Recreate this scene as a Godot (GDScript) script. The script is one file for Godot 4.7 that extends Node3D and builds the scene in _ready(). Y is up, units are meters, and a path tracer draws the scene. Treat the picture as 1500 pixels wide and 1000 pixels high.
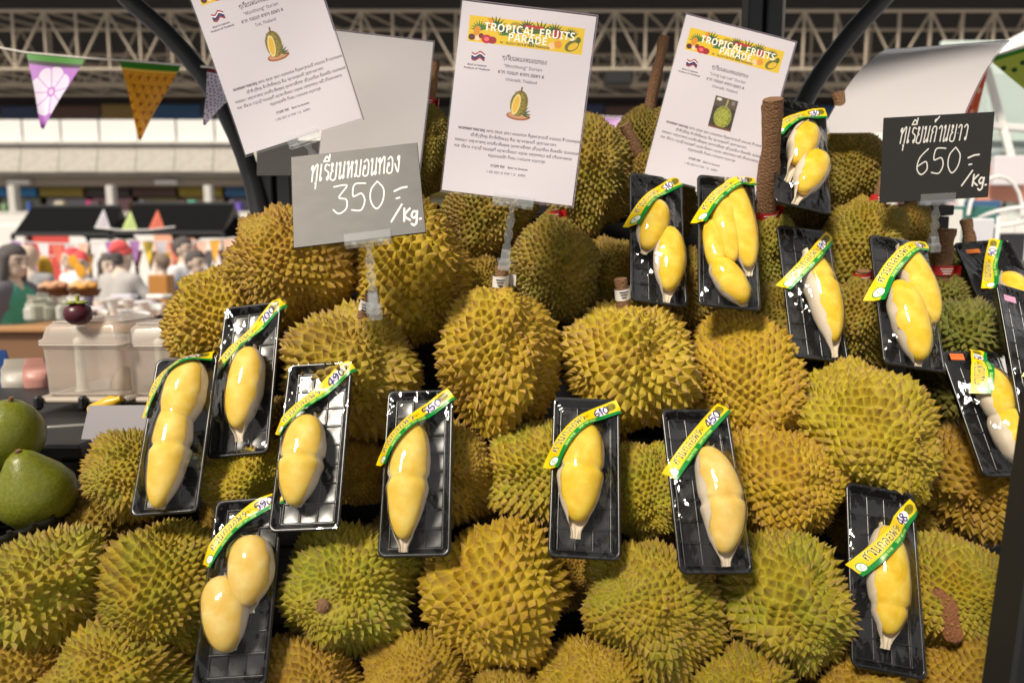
extends Node3D
# A market stall heaped with durians. Units are metres, y is up; the eye stands at z = 0 and looks along -z.

const FOCAL := 1000.0            # focal length in pixels of a 1500 x 1000 picture (24 mm lens)
var eye := Vector3(0, 1.5, 0)
var look := Basis(Vector3(1, 0, 0), -0.1194)
var used := {}
var M := {}
var rng := RandomNumberGenerator.new()
var soft := FastNoiseLite.new()

func rnd(a := 0.0, b := 1.0) -> float:
	return rng.randf_range(a, b)

func at(px: float, py: float, d: float) -> Vector3:
	return eye + look * (Vector3((px - 750.0) / FOCAL, (500.0 - py) / FOCAL, -1.0) * d)

func lin(r: float, g: float, b: float) -> Color:
	return Color(r, g, b).linear_to_srgb()

func numbered(n: String) -> String:
	if not used.has(n):
		used[n] = 0
		return n
	used[n] += 1
	return "%s_%03d" % [n, used[n]]

func tag(o: Node, label: String, category: String, group := "") -> void:
	o.set_meta("label", label)
	o.set_meta("category", category)
	if group != "":
		o.set_meta("group", group)

func thing(called: String, label: String, category: String, xf: Transform3D, group := "") -> Node3D:
	var o := Node3D.new()
	o.name = numbered(called)
	add_child(o)
	o.transform = xf
	tag(o, label, category, group)
	return o

func put(called: String, mesh: Mesh, mat: Material, parent: Node, xf := Transform3D()) -> MeshInstance3D:
	var o := MeshInstance3D.new()
	o.name = numbered(called) if parent == self else called
	o.mesh = mesh
	o.material_override = mat
	o.transform = xf
	parent.add_child(o, true)
	return o

func struct_(called: String, mesh: Mesh, mat: Material, label := "") -> MeshInstance3D:
	var o := put(called, mesh, mat, self)
	o.set_meta("kind", "structure")
	if label != "":
		o.set_meta("label", label)
	return o

func mat(c: Color, rough := 0.6, metal := 0.0, spec := 0.5) -> StandardMaterial3D:
	var m := StandardMaterial3D.new()
	m.albedo_color = c
	m.roughness = rough
	m.metallic = metal
	m.metallic_specular = spec
	return m

func vmat(rough := 0.6, spec := 0.5, tint := Color(1, 1, 1)) -> StandardMaterial3D:
	var m := mat(tint, rough, 0.0, spec)
	m.vertex_color_use_as_albedo = true
	return m

func pane(alpha := 0.04, rough := 0.05, c := Color(1, 1, 1), spec := 0.5) -> StandardMaterial3D:
	var m := mat(Color(c.r, c.g, c.b, alpha), rough, 0.0, spec)
	m.transparency = BaseMaterial3D.TRANSPARENCY_ALPHA
	m.cull_mode = BaseMaterial3D.CULL_DISABLED
	return m

func tmat(im: Image, rough := 0.6, spec := 0.5) -> StandardMaterial3D:
	var m := mat(Color(1, 1, 1), rough, 0.0, spec)
	im.generate_mipmaps()
	m.albedo_texture = ImageTexture.create_from_image(im)
	m.texture_repeat = false
	m.cull_mode = BaseMaterial3D.CULL_DISABLED
	return m

func grain(m: StandardMaterial3D, c0: Color, c1: Color, freq: float, scale: float, seed_ := 3, bump := 0.0) -> StandardMaterial3D:
	# two-tone noise laid on in the object's own axes
	var n := FastNoiseLite.new()
	n.seed = seed_
	n.frequency = freq
	n.fractal_octaves = 5
	var t := NoiseTexture2D.new()
	t.width = 256
	t.height = 256
	t.seamless = true
	t.noise = n
	var g := Gradient.new()
	g.set_color(0, c0)
	g.set_color(1, c1)
	t.color_ramp = g
	m.albedo_texture = t
	m.albedo_color = Color(1, 1, 1)
	m.uv1_triplanar = true
	m.uv1_scale = Vector3.ONE * scale
	if bump > 0.0:
		var t2 := NoiseTexture2D.new()
		t2.width = 256
		t2.height = 256
		t2.seamless = true
		t2.noise = n
		m.heightmap_enabled = true
		m.heightmap_texture = t2
		m.heightmap_scale = bump
	return m

# ---------------------------------------------------------------- mesh builder
class Mb:
	var v := PackedVector3Array()
	var n := PackedVector3Array()
	var u := PackedVector2Array()
	var c := PackedColorArray()
	var col := Color(1, 1, 1)
	var xf := Transform3D()

	func vert(p: Vector3, nn: Vector3, uv: Vector2) -> void:
		v.push_back(xf * p)
		n.push_back((xf.basis * nn).normalized())
		u.push_back(uv)
		c.push_back(col)

	func tri(a: Vector3, b: Vector3, d: Vector3, na: Vector3, nb: Vector3, nd: Vector3, ua := Vector2(), ub := Vector2(), ud := Vector2()) -> void:
		if (b - a).cross(d - a).dot(na + nb + nd) > 0.0:   # front faces run clockwise
			vert(a, na, ua); vert(d, nd, ud); vert(b, nb, ub)
		else:
			vert(a, na, ua); vert(b, nb, ub); vert(d, nd, ud)

	func flat_quad(a: Vector3, b: Vector3, d: Vector3, e: Vector3, out: Vector3, u0 := Vector2(0, 0), u1 := Vector2(1, 0), u2 := Vector2(1, 1), u3 := Vector2(0, 1)) -> void:
		var nn := (b - a).cross(d - a).normalized()
		if nn.dot(out) < 0.0:
			nn = -nn
		tri(a, b, d, nn, nn, nn, u0, u1, u2)
		tri(a, d, e, nn, nn, nn, u0, u2, u3)

	func box(center: Vector3, size: Vector3, ch := 0.0, turn := Basis()) -> void:
		# a box with chamfered edges
		var h := size * 0.5
		ch = minf(ch, minf(h.x, minf(h.y, h.z)) * 0.95)
		var keep := xf
		xf = xf * Transform3D(turn, center)
		for ax in 3:
			for s in [-1.0, 1.0]:
				var b := (ax + 1) % 3
				var d := (ax + 2) % 3
				var q := []
				for k in [[-1, -1], [1, -1], [1, 1], [-1, 1]]:
					var p := Vector3()
					p[ax] = s * h[ax]
					p[b] = k[0] * (h[b] - ch)
					p[d] = k[1] * (h[d] - ch)
					q.push_back(p)
				var o := Vector3()
				o[ax] = s
				flat_quad(q[0], q[1], q[2], q[3], o)
		if ch > 0.0:
			for ax in 3:
				var b := (ax + 1) % 3
				var d := (ax + 2) % 3
				for sb in [-1.0, 1.0]:
					for sd in [-1.0, 1.0]:
						var q := []
						for k in [[-1.0, 0], [1.0, 0], [1.0, 1], [-1.0, 1]]:
							var p := Vector3()
							p[ax] = k[0] * (h[ax] - ch)
							p[b] = sb * (h[b] - (ch if k[1] == 0 else 0.0))
							p[d] = sd * (h[d] - (0.0 if k[1] == 0 else ch))
							q.push_back(p)
						var o := Vector3()
						o[b] = sb
						o[d] = sd
						flat_quad(q[0], q[1], q[2], q[3], o)
			for sx in [-1.0, 1.0]:
				for sy in [-1.0, 1.0]:
					for sz in [-1.0, 1.0]:
						var s := Vector3(sx, sy, sz)
						var p0 := Vector3(h.x, h.y - ch, h.z - ch) * s
						var p1 := Vector3(h.x - ch, h.y, h.z - ch) * s
						var p2 := Vector3(h.x - ch, h.y - ch, h.z) * s
						tri(p0, p1, p2, s, s, s)
		xf = keep

	func bar(a: Vector3, b: Vector3, w: float, h: float, up := Vector3(0, 1, 0), ch := 0.0) -> void:
		# a square bar from a to b
		var z := (b - a)
		var l := z.length()
		z /= l
		if absf(z.dot(up)) > 0.98:
			up = Vector3(1, 0, 0)
		var x := up.cross(z).normalized()
		box((a + b) * 0.5, Vector3(w, h, l), ch, Basis(x, z.cross(x), z))

	func tube(pts: PackedVector3Array, rad: PackedFloat32Array, sides := 10, caps := true, rough := 0.0, noise: FastNoiseLite = null) -> void:
		var m := pts.size()
		var rings := []
		var norms := []
		var x := Vector3()
		for i in m:
			var t := (pts[mini(i + 1, m - 1)] - pts[maxi(i - 1, 0)]).normalized()
			if i == 0:
				x = t.cross(Vector3(0, 1, 0) if absf(t.y) < 0.9 else Vector3(1, 0, 0)).normalized()
			else:
				x = (x - t * x.dot(t)).normalized()
			var y := t.cross(x)
			var r := PackedVector3Array()
			var nn := PackedVector3Array()
			for k in sides + 1:
				var a := TAU * (k % sides) / sides
				var dir := x * cos(a) + y * sin(a)
				var rr := rad[i]
				if noise and rough > 0.0:
					var q := pts[i] + dir * rr
					rr *= 1.0 + rough * noise.get_noise_3d(q.x * 900.0, q.y * 900.0, q.z * 900.0)
				r.push_back(pts[i] + dir * rr)
				nn.push_back(dir)
			rings.push_back(r)
			norms.push_back(nn)
		for i in m - 1:
			for k in sides:
				var a: Vector3 = rings[i][k]
				var b: Vector3 = rings[i][k + 1]
				var d: Vector3 = rings[i + 1][k + 1]
				var e: Vector3 = rings[i + 1][k]
				tri(a, b, d, norms[i][k], norms[i][k + 1], norms[i + 1][k + 1])
				tri(a, d, e, norms[i][k], norms[i + 1][k + 1], norms[i + 1][k])
		if caps:
			for e in [0, m - 1]:
				var o: Vector3 = (pts[0] - pts[1] if e == 0 else pts[m - 1] - pts[m - 2]).normalized()
				for k in sides:
					tri(pts[e], rings[e][k], rings[e][k + 1], o, o, o)

	func lathe(prof: PackedVector2Array, sides := 20, sq := Vector2(1, 1)) -> void:
		# profile points are (radius, height)
		var m := prof.size()
		for i in m - 1:
			var d := prof[i + 1] - prof[i]
			var n2 := Vector2(d.y, -d.x).normalized()
			var n0 := n2
			var n1 := n2
			if i > 0:
				var e := prof[i] - prof[i - 1]
				var k := Vector2(e.y, -e.x).normalized()
				if k.dot(n2) > 0.5:
					n0 = (k + n2).normalized()
			if i < m - 2:
				var e := prof[i + 2] - prof[i + 1]
				var k := Vector2(e.y, -e.x).normalized()
				if k.dot(n2) > 0.5:
					n1 = (k + n2).normalized()
			for s in sides:
				var a0 := TAU * s / sides
				var a1 := TAU * (s + 1) / sides
				var d0 := Vector3(cos(a0) * sq.x, 0, sin(a0) * sq.y)
				var d1 := Vector3(cos(a1) * sq.x, 0, sin(a1) * sq.y)
				var p00 := d0 * prof[i].x + Vector3(0, prof[i].y, 0)
				var p01 := d1 * prof[i].x + Vector3(0, prof[i].y, 0)
				var p10 := d0 * prof[i + 1].x + Vector3(0, prof[i + 1].y, 0)
				var p11 := d1 * prof[i + 1].x + Vector3(0, prof[i + 1].y, 0)
				var m00 := d0 * n0.x + Vector3(0, n0.y, 0)
				var m01 := d1 * n0.x + Vector3(0, n0.y, 0)
				var m10 := d0 * n1.x + Vector3(0, n1.y, 0)
				var m11 := d1 * n1.x + Vector3(0, n1.y, 0)
				if prof[i].x > 1e-6:
					tri(p00, p01, p11, m00, m01, m11)
				if prof[i + 1].x > 1e-6:
					tri(p00, p11, p10, m00, m11, m10)

	func sheet(pts: Array, out: Vector3, closed_u := false) -> void:
		# a smooth sheet through rows of points; rows of PackedVector3Array
		var rows := pts.size()
		var cols: int = pts[0].size()
		var nn := []
		for r in rows:
			var line := PackedVector3Array()
			for k in cols:
				var du: Vector3
				if closed_u:
					du = pts[r][(k + 1) % (cols - 1)] - pts[r][(k - 1 + cols - 1) % (cols - 1)]
				else:
					du = pts[r][mini(k + 1, cols - 1)] - pts[r][maxi(k - 1, 0)]
				var dv: Vector3 = pts[mini(r + 1, rows - 1)][k] - pts[maxi(r - 1, 0)][k]
				var q := du.cross(dv)
				line.push_back(q.normalized() if q.length() > 1e-12 else out)
			nn.push_back(line)
		var flip := 1.0
		if not closed_u:
			var mid: Vector3 = nn[rows / 2][cols / 2]
			flip = -1.0 if mid.dot(out) < 0.0 else 1.0
		else:
			# outward from the ring's own centre
			var ctr := Vector3()
			for k in cols - 1:
				ctr += pts[rows / 2][k]
			ctr /= cols - 1
			flip = -1.0 if nn[rows / 2][0].dot(pts[rows / 2][0] - ctr) < 0.0 else 1.0
		for r in rows - 1:
			for k in cols - 1:
				var ua := Vector2(float(k) / (cols - 1), float(r) / (rows - 1))
				var ub := Vector2(float(k + 1) / (cols - 1), float(r) / (rows - 1))
				var uc := Vector2(float(k + 1) / (cols - 1), float(r + 1) / (rows - 1))
				var ud := Vector2(float(k) / (cols - 1), float(r + 1) / (rows - 1))
				tri(pts[r][k], pts[r][k + 1], pts[r + 1][k + 1], nn[r][k] * flip, nn[r][k + 1] * flip, nn[r + 1][k + 1] * flip, ua, ub, uc)
				tri(pts[r][k], pts[r + 1][k + 1], pts[r + 1][k], nn[r][k] * flip, nn[r + 1][k + 1] * flip, nn[r + 1][k] * flip, ua, uc, ud)

	func ball(center: Vector3, r: Vector3, rings := 10, sides := 16) -> void:
		for i in rings:
			for k in sides:
				var q := []
				for e in [[i, k], [i, k + 1], [i + 1, k + 1], [i + 1, k]]:
					var a: float = PI * e[0] / rings
					var b: float = TAU * e[1] / sides
					q.push_back(Vector3(sin(a) * cos(b), cos(a), sin(a) * sin(b)))
				if i > 0:
					tri(center + q[0] * r, center + q[1] * r, center + q[2] * r, q[0] / r, q[1] / r, q[2] / r)
				if i < rings - 1:
					tri(center + q[0] * r, center + q[2] * r, center + q[3] * r, q[0] / r, q[2] / r, q[3] / r)

	func mesh(colored := false) -> ArrayMesh:
		var a := []
		a.resize(Mesh.ARRAY_MAX)
		a[Mesh.ARRAY_VERTEX] = v
		a[Mesh.ARRAY_NORMAL] = n
		a[Mesh.ARRAY_TEX_UV] = u
		if colored:
			a[Mesh.ARRAY_COLOR] = c
		var m := ArrayMesh.new()
		m.add_surface_from_arrays(Mesh.PRIMITIVE_TRIANGLES, a)
		return m

func boxm(size: Vector3, ch := 0.0, center := Vector3()) -> ArrayMesh:
	var b := Mb.new()
	b.box(center, size, ch)
	return b.mesh()

func barm(a: Vector3, b: Vector3, w: float, h: float, ch := 0.0) -> ArrayMesh:
	var m := Mb.new()
	m.bar(a, b, w, h, Vector3(0, 1, 0), ch)
	return m.mesh()

func tubem(pts: Array, r0: float, r1 := -1.0, sides := 10, rough := 0.0) -> ArrayMesh:
	var m := Mb.new()
	var p := PackedVector3Array(pts)
	var r := PackedFloat32Array()
	for i in p.size():
		r.push_back(lerpf(r0, r1 if r1 >= 0.0 else r0, float(i) / (p.size() - 1)))
	m.tube(p, r, sides, true, rough, soft)
	return m.mesh()

# ---------------------------------------------------------------- print on flat things
class Cv:
	var im: Image
	var w: int
	var h: int
	var slant := 0.0
	var narrow := 1.0
	static var rids := {}

	func _init(ww: int, hh: int, c: Color) -> void:
		w = ww
		h = hh
		im = Image.create(ww, hh, false, Image.FORMAT_RGBA8)
		im.fill(c)

	func dot(x: int, y: int, c: Color, a: float) -> void:
		if x < 0 or y < 0 or x >= w or y >= h or a <= 0.0:
			return
		im.set_pixel(x, y, im.get_pixel(x, y).lerp(Color(c.r, c.g, c.b, 1.0), minf(a, 1.0) * c.a))

	func ellipse(cx: float, cy: float, rx: float, ry: float, c: Color, turn := 0.0) -> void:
		var R := maxf(rx, ry) + 1.0
		var cs := cos(turn)
		var sn := sin(turn)
		for y in range(int(cy - R), int(cy + R) + 1):
			for x in range(int(cx - R), int(cx + R) + 1):
				var dx := x - cx
				var dy := y - cy
				var e := Vector2((dx * cs + dy * sn) / rx, (-dx * sn + dy * cs) / ry).length()
				dot(x, y, c, (1.0 - e) * minf(rx, ry) + 0.5)

	func line(p: Vector2, q: Vector2, wd: float, c: Color) -> void:
		var r := wd * 0.5
		var d := q - p
		var l2 := maxf(d.length_squared(), 1e-6)
		for y in range(int(minf(p.y, q.y) - r - 1), int(maxf(p.y, q.y) + r + 2)):
			for x in range(int(minf(p.x, q.x) - r - 1), int(maxf(p.x, q.x) + r + 2)):
				var e := Vector2(x, y) - p
				var t := clampf(e.dot(d) / l2, 0.0, 1.0)
				dot(x, y, c, r - (e - d * t).length() + 0.5)

	func path(pts: Array, wd: float, c: Color) -> void:
		for i in pts.size() - 1:
			line(pts[i], pts[i + 1], wd, c)

	func curve(pts: Array, wd: float, c: Color) -> void:
		# the same, rounded at its corners
		var cu := Curve2D.new()
		for i in pts.size():
			var t: Vector2 = (pts[mini(i + 1, pts.size() - 1)] - pts[maxi(i - 1, 0)]) * 0.17
			cu.add_point(pts[i], -t, t)
		path(Array(cu.tessellate(3, 6)), wd, c)

	func poly(pts: Array, c: Color) -> void:
		var lo := Vector2(1e9, 1e9)
		var hi := Vector2(-1e9, -1e9)
		for p in pts:
			lo = lo.min(p)
			hi = hi.max(p)
		var pk := PackedVector2Array(pts)
		for y in range(int(lo.y), int(hi.y) + 1):
			for x in range(int(lo.x), int(hi.x) + 1):
				if Geometry2D.is_point_in_polygon(Vector2(x, y), pk):
					dot(x, y, c, 1.0)

	func marks(word: String, glyphs: Dictionary, x: float, y: float, size: float, wd: float, c: Color, round_ := true) -> float:
		# handwriting: strokes from a table, baseline at y; returns where it ends
		for i in word.length():
			var g: String = glyphs.get(word[i], "")
			var parts := g.split("|")
			var adv := float(parts[0]) if g != "" else 0.5
			if g != "":
				var back := adv <= 0.0
				var x0 := x - (0.92 * size * narrow if back else 0.0)
				for s in parts.slice(1):
					var pts := []
					for q in s.split(" "):
						var e := q.split(",")
						var px := float(e[0])
						var py := float(e[1])
						pts.push_back(Vector2(x0 + (px * narrow + slant * py) * size, y - py * size))
					if round_:
						curve(pts, wd, c)
					else:
						path(pts, wd, c)
				if back:
					continue
			x += adv * size * narrow
		return x

	func text(word: String, x: float, y: float, size: int, c: Color, bold := false, center := true) -> void:
		# printed lettering from the font's own glyphs; y is the baseline
		var key := "b" if bold else "r"
		if not rids.has(key):
			var f := SystemFont.new()
			f.font_names = PackedStringArray(["Droid Sans"])
			f.font_weight = 700 if bold else 400
			f.antialiasing = TextServer.FONT_ANTIALIASING_GRAY
			rids[key] = [f, f.get_rids()[0]]
		var ts := TextServerManager.get_primary_interface()
		var rid: RID = rids[key][1]
		var sz := Vector2i(size, 0)
		var total := 0.0
		for i in word.length():
			total += ts.font_get_glyph_advance(rid, size, ts.font_get_glyph_index(rid, size, word.unicode_at(i), 0)).x
		if center:
			x -= total * 0.5
		for i in word.length():
			var gi := ts.font_get_glyph_index(rid, size, word.unicode_at(i), 0)
			ts.font_render_glyph(rid, sz, gi)
			var r := ts.font_get_glyph_uv_rect(rid, sz, gi)
			if r.size.x > 0:
				var src := ts.font_get_texture_image(rid, sz, ts.font_get_glyph_texture_idx(rid, sz, gi))
				var o := ts.font_get_glyph_offset(rid, sz, gi)
				for yy in int(r.size.y):
					for xx in int(r.size.x):
						var a := src.get_pixel(int(r.position.x) + xx, int(r.position.y) + yy).a
						if a > 0.02:
							dot(int(x + o.x) + xx, int(y + o.y) + yy, c, a)
			x += ts.font_get_glyph_advance(rid, size, gi).x

# strokes of handwriting: advance | points of a stroke | ...   (a mark above or below its letter has no advance)
var glyphs := {
	"ท": ".95|.12,.72 .05,.82 .14,.95 .24,.84 .24,0|.24,.55 .55,.97 .74,.92 .76,0",
	"เ": ".5|.22,1 .2,.12 .28,.02 .38,.1 .28,.2",
	"ร": ".75|.6,.2 .48,.12 .55,0 .64,.1 .62,.45 .22,.66 .28,.95 .68,.88",
	"ย": ".95|.3,.78 .18,.88 .22,.98 .34,.9 .22,.62 .38,.52 .2,.4 .2,.03 .74,.03 .76,1",
	"น": ".95|.24,.8 .12,.88 .2,.98 .28,.86 .28,0 .66,.2 .78,.08 .68,0 .72,.2 .74,1",
	"ห": ".95|.24,.8 .12,.88 .2,.98 .28,.86 .28,0 .42,.5 .68,.72 .78,.88 .66,.95 .62,.8 .7,.6 .74,0",
	"ม": ".95|.24,.8 .12,.88 .2,.98 .28,.86 .28,.14 .16,.16 .18,.02 .3,.06 .74,.06 .76,1",
	"อ": ".9|.22,.42 .36,.46 .34,.6 .22,.55 .2,.04 .7,.04 .74,.7 .5,.98 .2,.84",
	"ง": ".8|.5,.72 .42,.88 .54,.97 .62,.84 .54,0 .14,.5",
	"ก": ".95|.22,0 .22,.5 .34,.62 .18,.72 .34,.95 .62,.95 .76,.78 .76,0",
	"า": ".75|.16,.82 .34,.98 .56,.82 .58,0",
	"ว": ".8|.16,.82 .4,.98 .64,.78 .66,.1 .54,.02 .5,.14 .62,.18",
	"ส": ".95|.22,.4 .36,.44 .34,.58 .22,.52 .2,.04|.72,0 .72,.62 .46,.9 .2,.74|.6,.76 .86,1.08",
	"ล": ".95|.3,.08 .18,.02 .2,.34 .42,.5 .7,.3 .72,0|.72,.3 .74,.72 .5,.98 .2,.84",
	"พ": ".98|.26,.8 .12,.88 .2,.98 .26,.86 .26,0 .5,.62 .74,0 .78,1",
	"ต": ".95|.4,.3 .5,.42 .36,.46 .3,.3 .4,.06 .2,.3 .24,.8 .48,.94 .74,.78 .76,0",
	"ุ": "0|.62,-.14 .7,-.12 .7,-.45",
	"ี": "0|.12,1.16 .4,1.46 .74,1.2 .12,1.16|.74,1.16 .76,1.56",
	"้": "0|.3,1.36 .42,1.42 .34,1.26 .78,1.58",
	"0": ".8|.4,1 .14,.72 .12,.3 .36,0 .62,.26 .66,.7 .4,1",
	"1": ".5|.14,.76 .32,1 .3,0",
	"2": ".75|.1,.76 .34,1 .6,.8 .46,.42 .06,.02 .68,.04",
	"3": ".75|.08,.98 .62,.98 .3,.58 .6,.46 .6,.14 .3,-.02 .06,.14",
	"4": ".78|.5,0 .52,1 .06,.32 .72,.34",
	"5": ".75|.66,.98 .2,.98 .14,.56 .48,.62 .62,.34 .46,.02 .08,.06",
	"6": ".78|.58,1 .2,.66 .12,.24 .36,0 .62,.2 .52,.5 .16,.34",
	"7": ".7|.06,.94 .64,.98 .28,0",
	"8": ".75|.36,.54 .12,.8 .38,1 .6,.78 .34,.52 .08,.22 .36,0 .64,.22 .36,.54",
	"9": ".78|.6,.72 .36,.98 .12,.74 .3,.5 .6,.72 .6,.3 .4,0",
	"K": ".62|.14,1 .1,0|.6,.96 .14,.44 .6,.02",
	"g": ".7|.56,.6 .3,.7 .12,.4 .3,.16 .54,.36 .6,.66 .52,-.2 .3,-.42 .1,-.3",
	"/": ".8|.78,1.1 .04,-.3",
	"-": ".7|.08,.52 .66,.6",
	".": ".3|.1,.02 .2,.04",
	":": ".3|.14,.3 .24,.32",
}

# ---------------------------------------------------------------- durians
func husk_mesh(n: int, high: float, elong: float, lobes: float, seed_: int, warp: float, hues: Array, sharp := 1.55) -> ArrayMesh:
	# one rind of radius 1 across and elong along y: a spherical Voronoi cell per spike, raised into a hollow-sided pyramid
	var r := RandomNumberGenerator.new()
	r.seed = seed_
	var nz := FastNoiseLite.new()
	nz.seed = seed_
	nz.frequency = 0.9
	nz.fractal_octaves = 3
	var fine := FastNoiseLite.new()
	fine.seed = seed_ + 9
	fine.frequency = 2.6
	var s := PackedVector3Array()
	for i in n:
		var z := 1.0 - 2.0 * (i + 0.5) / n
		z = signf(z) * (1.0 - pow(1.0 - absf(z), warp))
		var q := sqrt(maxf(0.0, 1.0 - z * z))
		var a := i * 2.399963
		var p := Vector3(cos(a) * q, z, sin(a) * q)
		var j := 0.62 / sqrt(n)
		p += Vector3(r.randf_range(-j, j), r.randf_range(-j, j), r.randf_range(-j, j)) * 1.35
		s.push_back(p.normalized())
	var ph := r.randf() * TAU
	var bend := r.randf_range(-0.08, 0.08)
	var base := func(d: Vector3) -> Vector3:
		var m := Vector2(d.x, d.z).length()
		var lob := lobes * cos(5.0 * (atan2(d.z, d.x) + 0.4 * d.y) + ph) * m
		var k: float = 1.0 + lob + 0.27 * nz.get_noise_3d(d.x, d.y, d.z)
		return Vector3(d.x * k + bend * d.y * d.y, d.y * elong * k, d.z * k)
	var thr := cos(3.4 * sqrt(4.0 / n))
	var V := PackedVector3Array()
	var N := PackedVector3Array()
	var C := PackedColorArray()
	var c_valley: Color = hues[0]
	var c_flank: Color = hues[1]
	var c_ridge: Color = hues[2]
	var c_tip: Color = hues[3]
	var c_alt: Color = hues[4]
	for i in n:
		var o := s[i]
		var e1 := o.cross(Vector3(0, 1, 0) if absf(o.y) < 0.9 else Vector3(1, 0, 0)).normalized()
		var e2 := o.cross(e1)
		var lim := 3.0 / sqrt(n) * 2.0
		var poly: Array = [Vector2(-lim, -lim), Vector2(lim, -lim), Vector2(lim, lim), Vector2(-lim, lim)]
		for k in n:
			var t := s[k]
			if k == i or o.dot(t) < thr:
				continue
			var ca := 1.0 - o.dot(t)
			var cx := -e1.dot(t)
			var cy := -e2.dot(t)
			var out: Array = []
			var m := poly.size()
			var any := false
			for w in m:
				var p: Vector2 = poly[w]
				if ca + p.x * cx + p.y * cy < 0.0:
					any = true
					break
			if not any:
				continue
			for w in m:
				var p: Vector2 = poly[w]
				var q: Vector2 = poly[(w + 1) % m]
				var fp := ca + p.x * cx + p.y * cy
				var fq := ca + q.x * cx + q.y * cy
				if fp >= 0.0:
					out.push_back(p)
				if (fp >= 0.0) != (fq >= 0.0):
					out.push_back(p.lerp(q, fp / (fp - fq)))
			poly = out
		var m := poly.size()
		if m < 3:
			continue
		var size := 0.0
		for p in poly:
			size += p.length()
		size /= m
		var mid: Vector3 = base.call(o)
		var up := Vector3(o.x, o.y / elong, o.z).normalized()
		var rel := size * sqrt(float(n)) / 2.0
		var h := high * r.randf_range(0.78, 1.2) * clampf(rel, 0.5, 1.3)
		if absf(o.y) > 0.955:
			h *= 0.6
		var lean := (e1 * r.randf_range(-1, 1) + e2 * r.randf_range(-1, 1)) * h * 0.2 + Vector3(0, -o.y * 0.2, 0) * h
		var tip := mid + up * h + lean
		var B := PackedVector3Array()
		var lvl1 := PackedVector3Array()
		var lvl2 := PackedVector3Array()
		for p in poly:
			var d: Vector3 = (o + e1 * p.x + e2 * p.y).normalized()
			var b: Vector3 = base.call(d)
			B.push_back(b)
			var l1 := b.lerp(mid, 0.42)
			lvl1.push_back(l1 + (tip - mid) * pow(0.42, sharp))
			var l2 := b.lerp(mid, 0.78)
			lvl2.push_back(l2 + (tip - mid) * pow(0.78, sharp))
		# colours: broad patches of gold and green, each spike a little different, ridges and points corky
		var patch := clampf(0.5 + 2.0 * nz.get_noise_3d(o.x * 1.4 + 7.0, o.y * 1.4, o.z * 1.4), 0.0, 1.0)
		var own := r.randf()
		var fl := c_flank.lerp(c_alt, clampf(patch * 0.9 + (own - 0.5) * 0.6, 0.0, 1.0))
		var cork := clampf(0.34 + 1.9 * fine.get_noise_3d(o.x, o.y, o.z) + (r.randf() - 0.5) * 0.5, 0.0, 1.0)
		var k0 := c_valley.lerp(fl, 0.35 + 0.3 * r.randf())
		var k1 := fl.lerp(c_ridge, 0.35 * cork)
		var k2 := fl.lerp(c_ridge, 0.30 + 0.7 * cork).lerp(c_tip, 0.22 * cork)
		var k3 := c_ridge.lerp(c_tip, 0.55 + 0.45 * r.randf())
		for w in m:
			var x := (w + 1) % m
			var shade := r.randf_range(0.84, 1.1)
			var f0 := (B[x] - B[w]).cross(lvl1[x] - B[w])
			var f1 := (lvl1[x] - lvl1[w]).cross(lvl2[x] - lvl1[w])
			var f2 := (lvl2[x] - lvl2[w]).cross(tip - lvl2[w])
			f0 = f0.normalized() if f0.dot(up) > 0.0 else -f0.normalized()
			var sg := 1.0 if f1.dot(up) > 0.0 else -1.0
			f1 = f1.normalized() * sg
			f2 = f2.normalized() * (1.0 if f2.dot(up) > 0.0 else -1.0)
			var g0 := (f0 * 0.9 + up * 0.3).normalized()
			var g1 := (f0 + f1).normalized()
			var g2 := (f1 + f2).normalized()
			var q0 := k0 * shade
			var q1 := k1 * shade
			var q2 := k2 * shade
			var quads := [[B[w], g0, q0], [B[x], g0, q0], [lvl1[x], g1, q1], [B[w], g0, q0], [lvl1[x], g1, q1], [lvl1[w], g1, q1],
				[lvl1[w], g1, q1], [lvl1[x], g1, q1], [lvl2[x], g2, q2], [lvl1[w], g1, q1], [lvl2[x], g2, q2], [lvl2[w], g2, q2],
				[lvl2[w], g2, q2], [lvl2[x], g2, q2], [tip, f2, k3]]
			for t in 5:
				var a0: Array = quads[t * 3]
				var a1: Array = quads[t * 3 + 1]
				var a2: Array = quads[t * 3 + 2]
				if (a1[0] - a0[0]).cross(a2[0] - a0[0]).dot(a0[1]) > 0.0:
					var z2 := a1
					a1 = a2
					a2 = z2
				for e in [a0, a1, a2]:
					V.push_back(e[0])
					N.push_back(e[1])
					C.push_back(e[2])
	var a := []
	a.resize(Mesh.ARRAY_MAX)
	a[Mesh.ARRAY_VERTEX] = V
	a[Mesh.ARRAY_NORMAL] = N
	a[Mesh.ARRAY_COLOR] = C
	var mesh := ArrayMesh.new()
	mesh.add_surface_from_arrays(Mesh.PRIMITIVE_TRIANGLES, a)
	return mesh

var husks := {}
var husk_elong := {}

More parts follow.
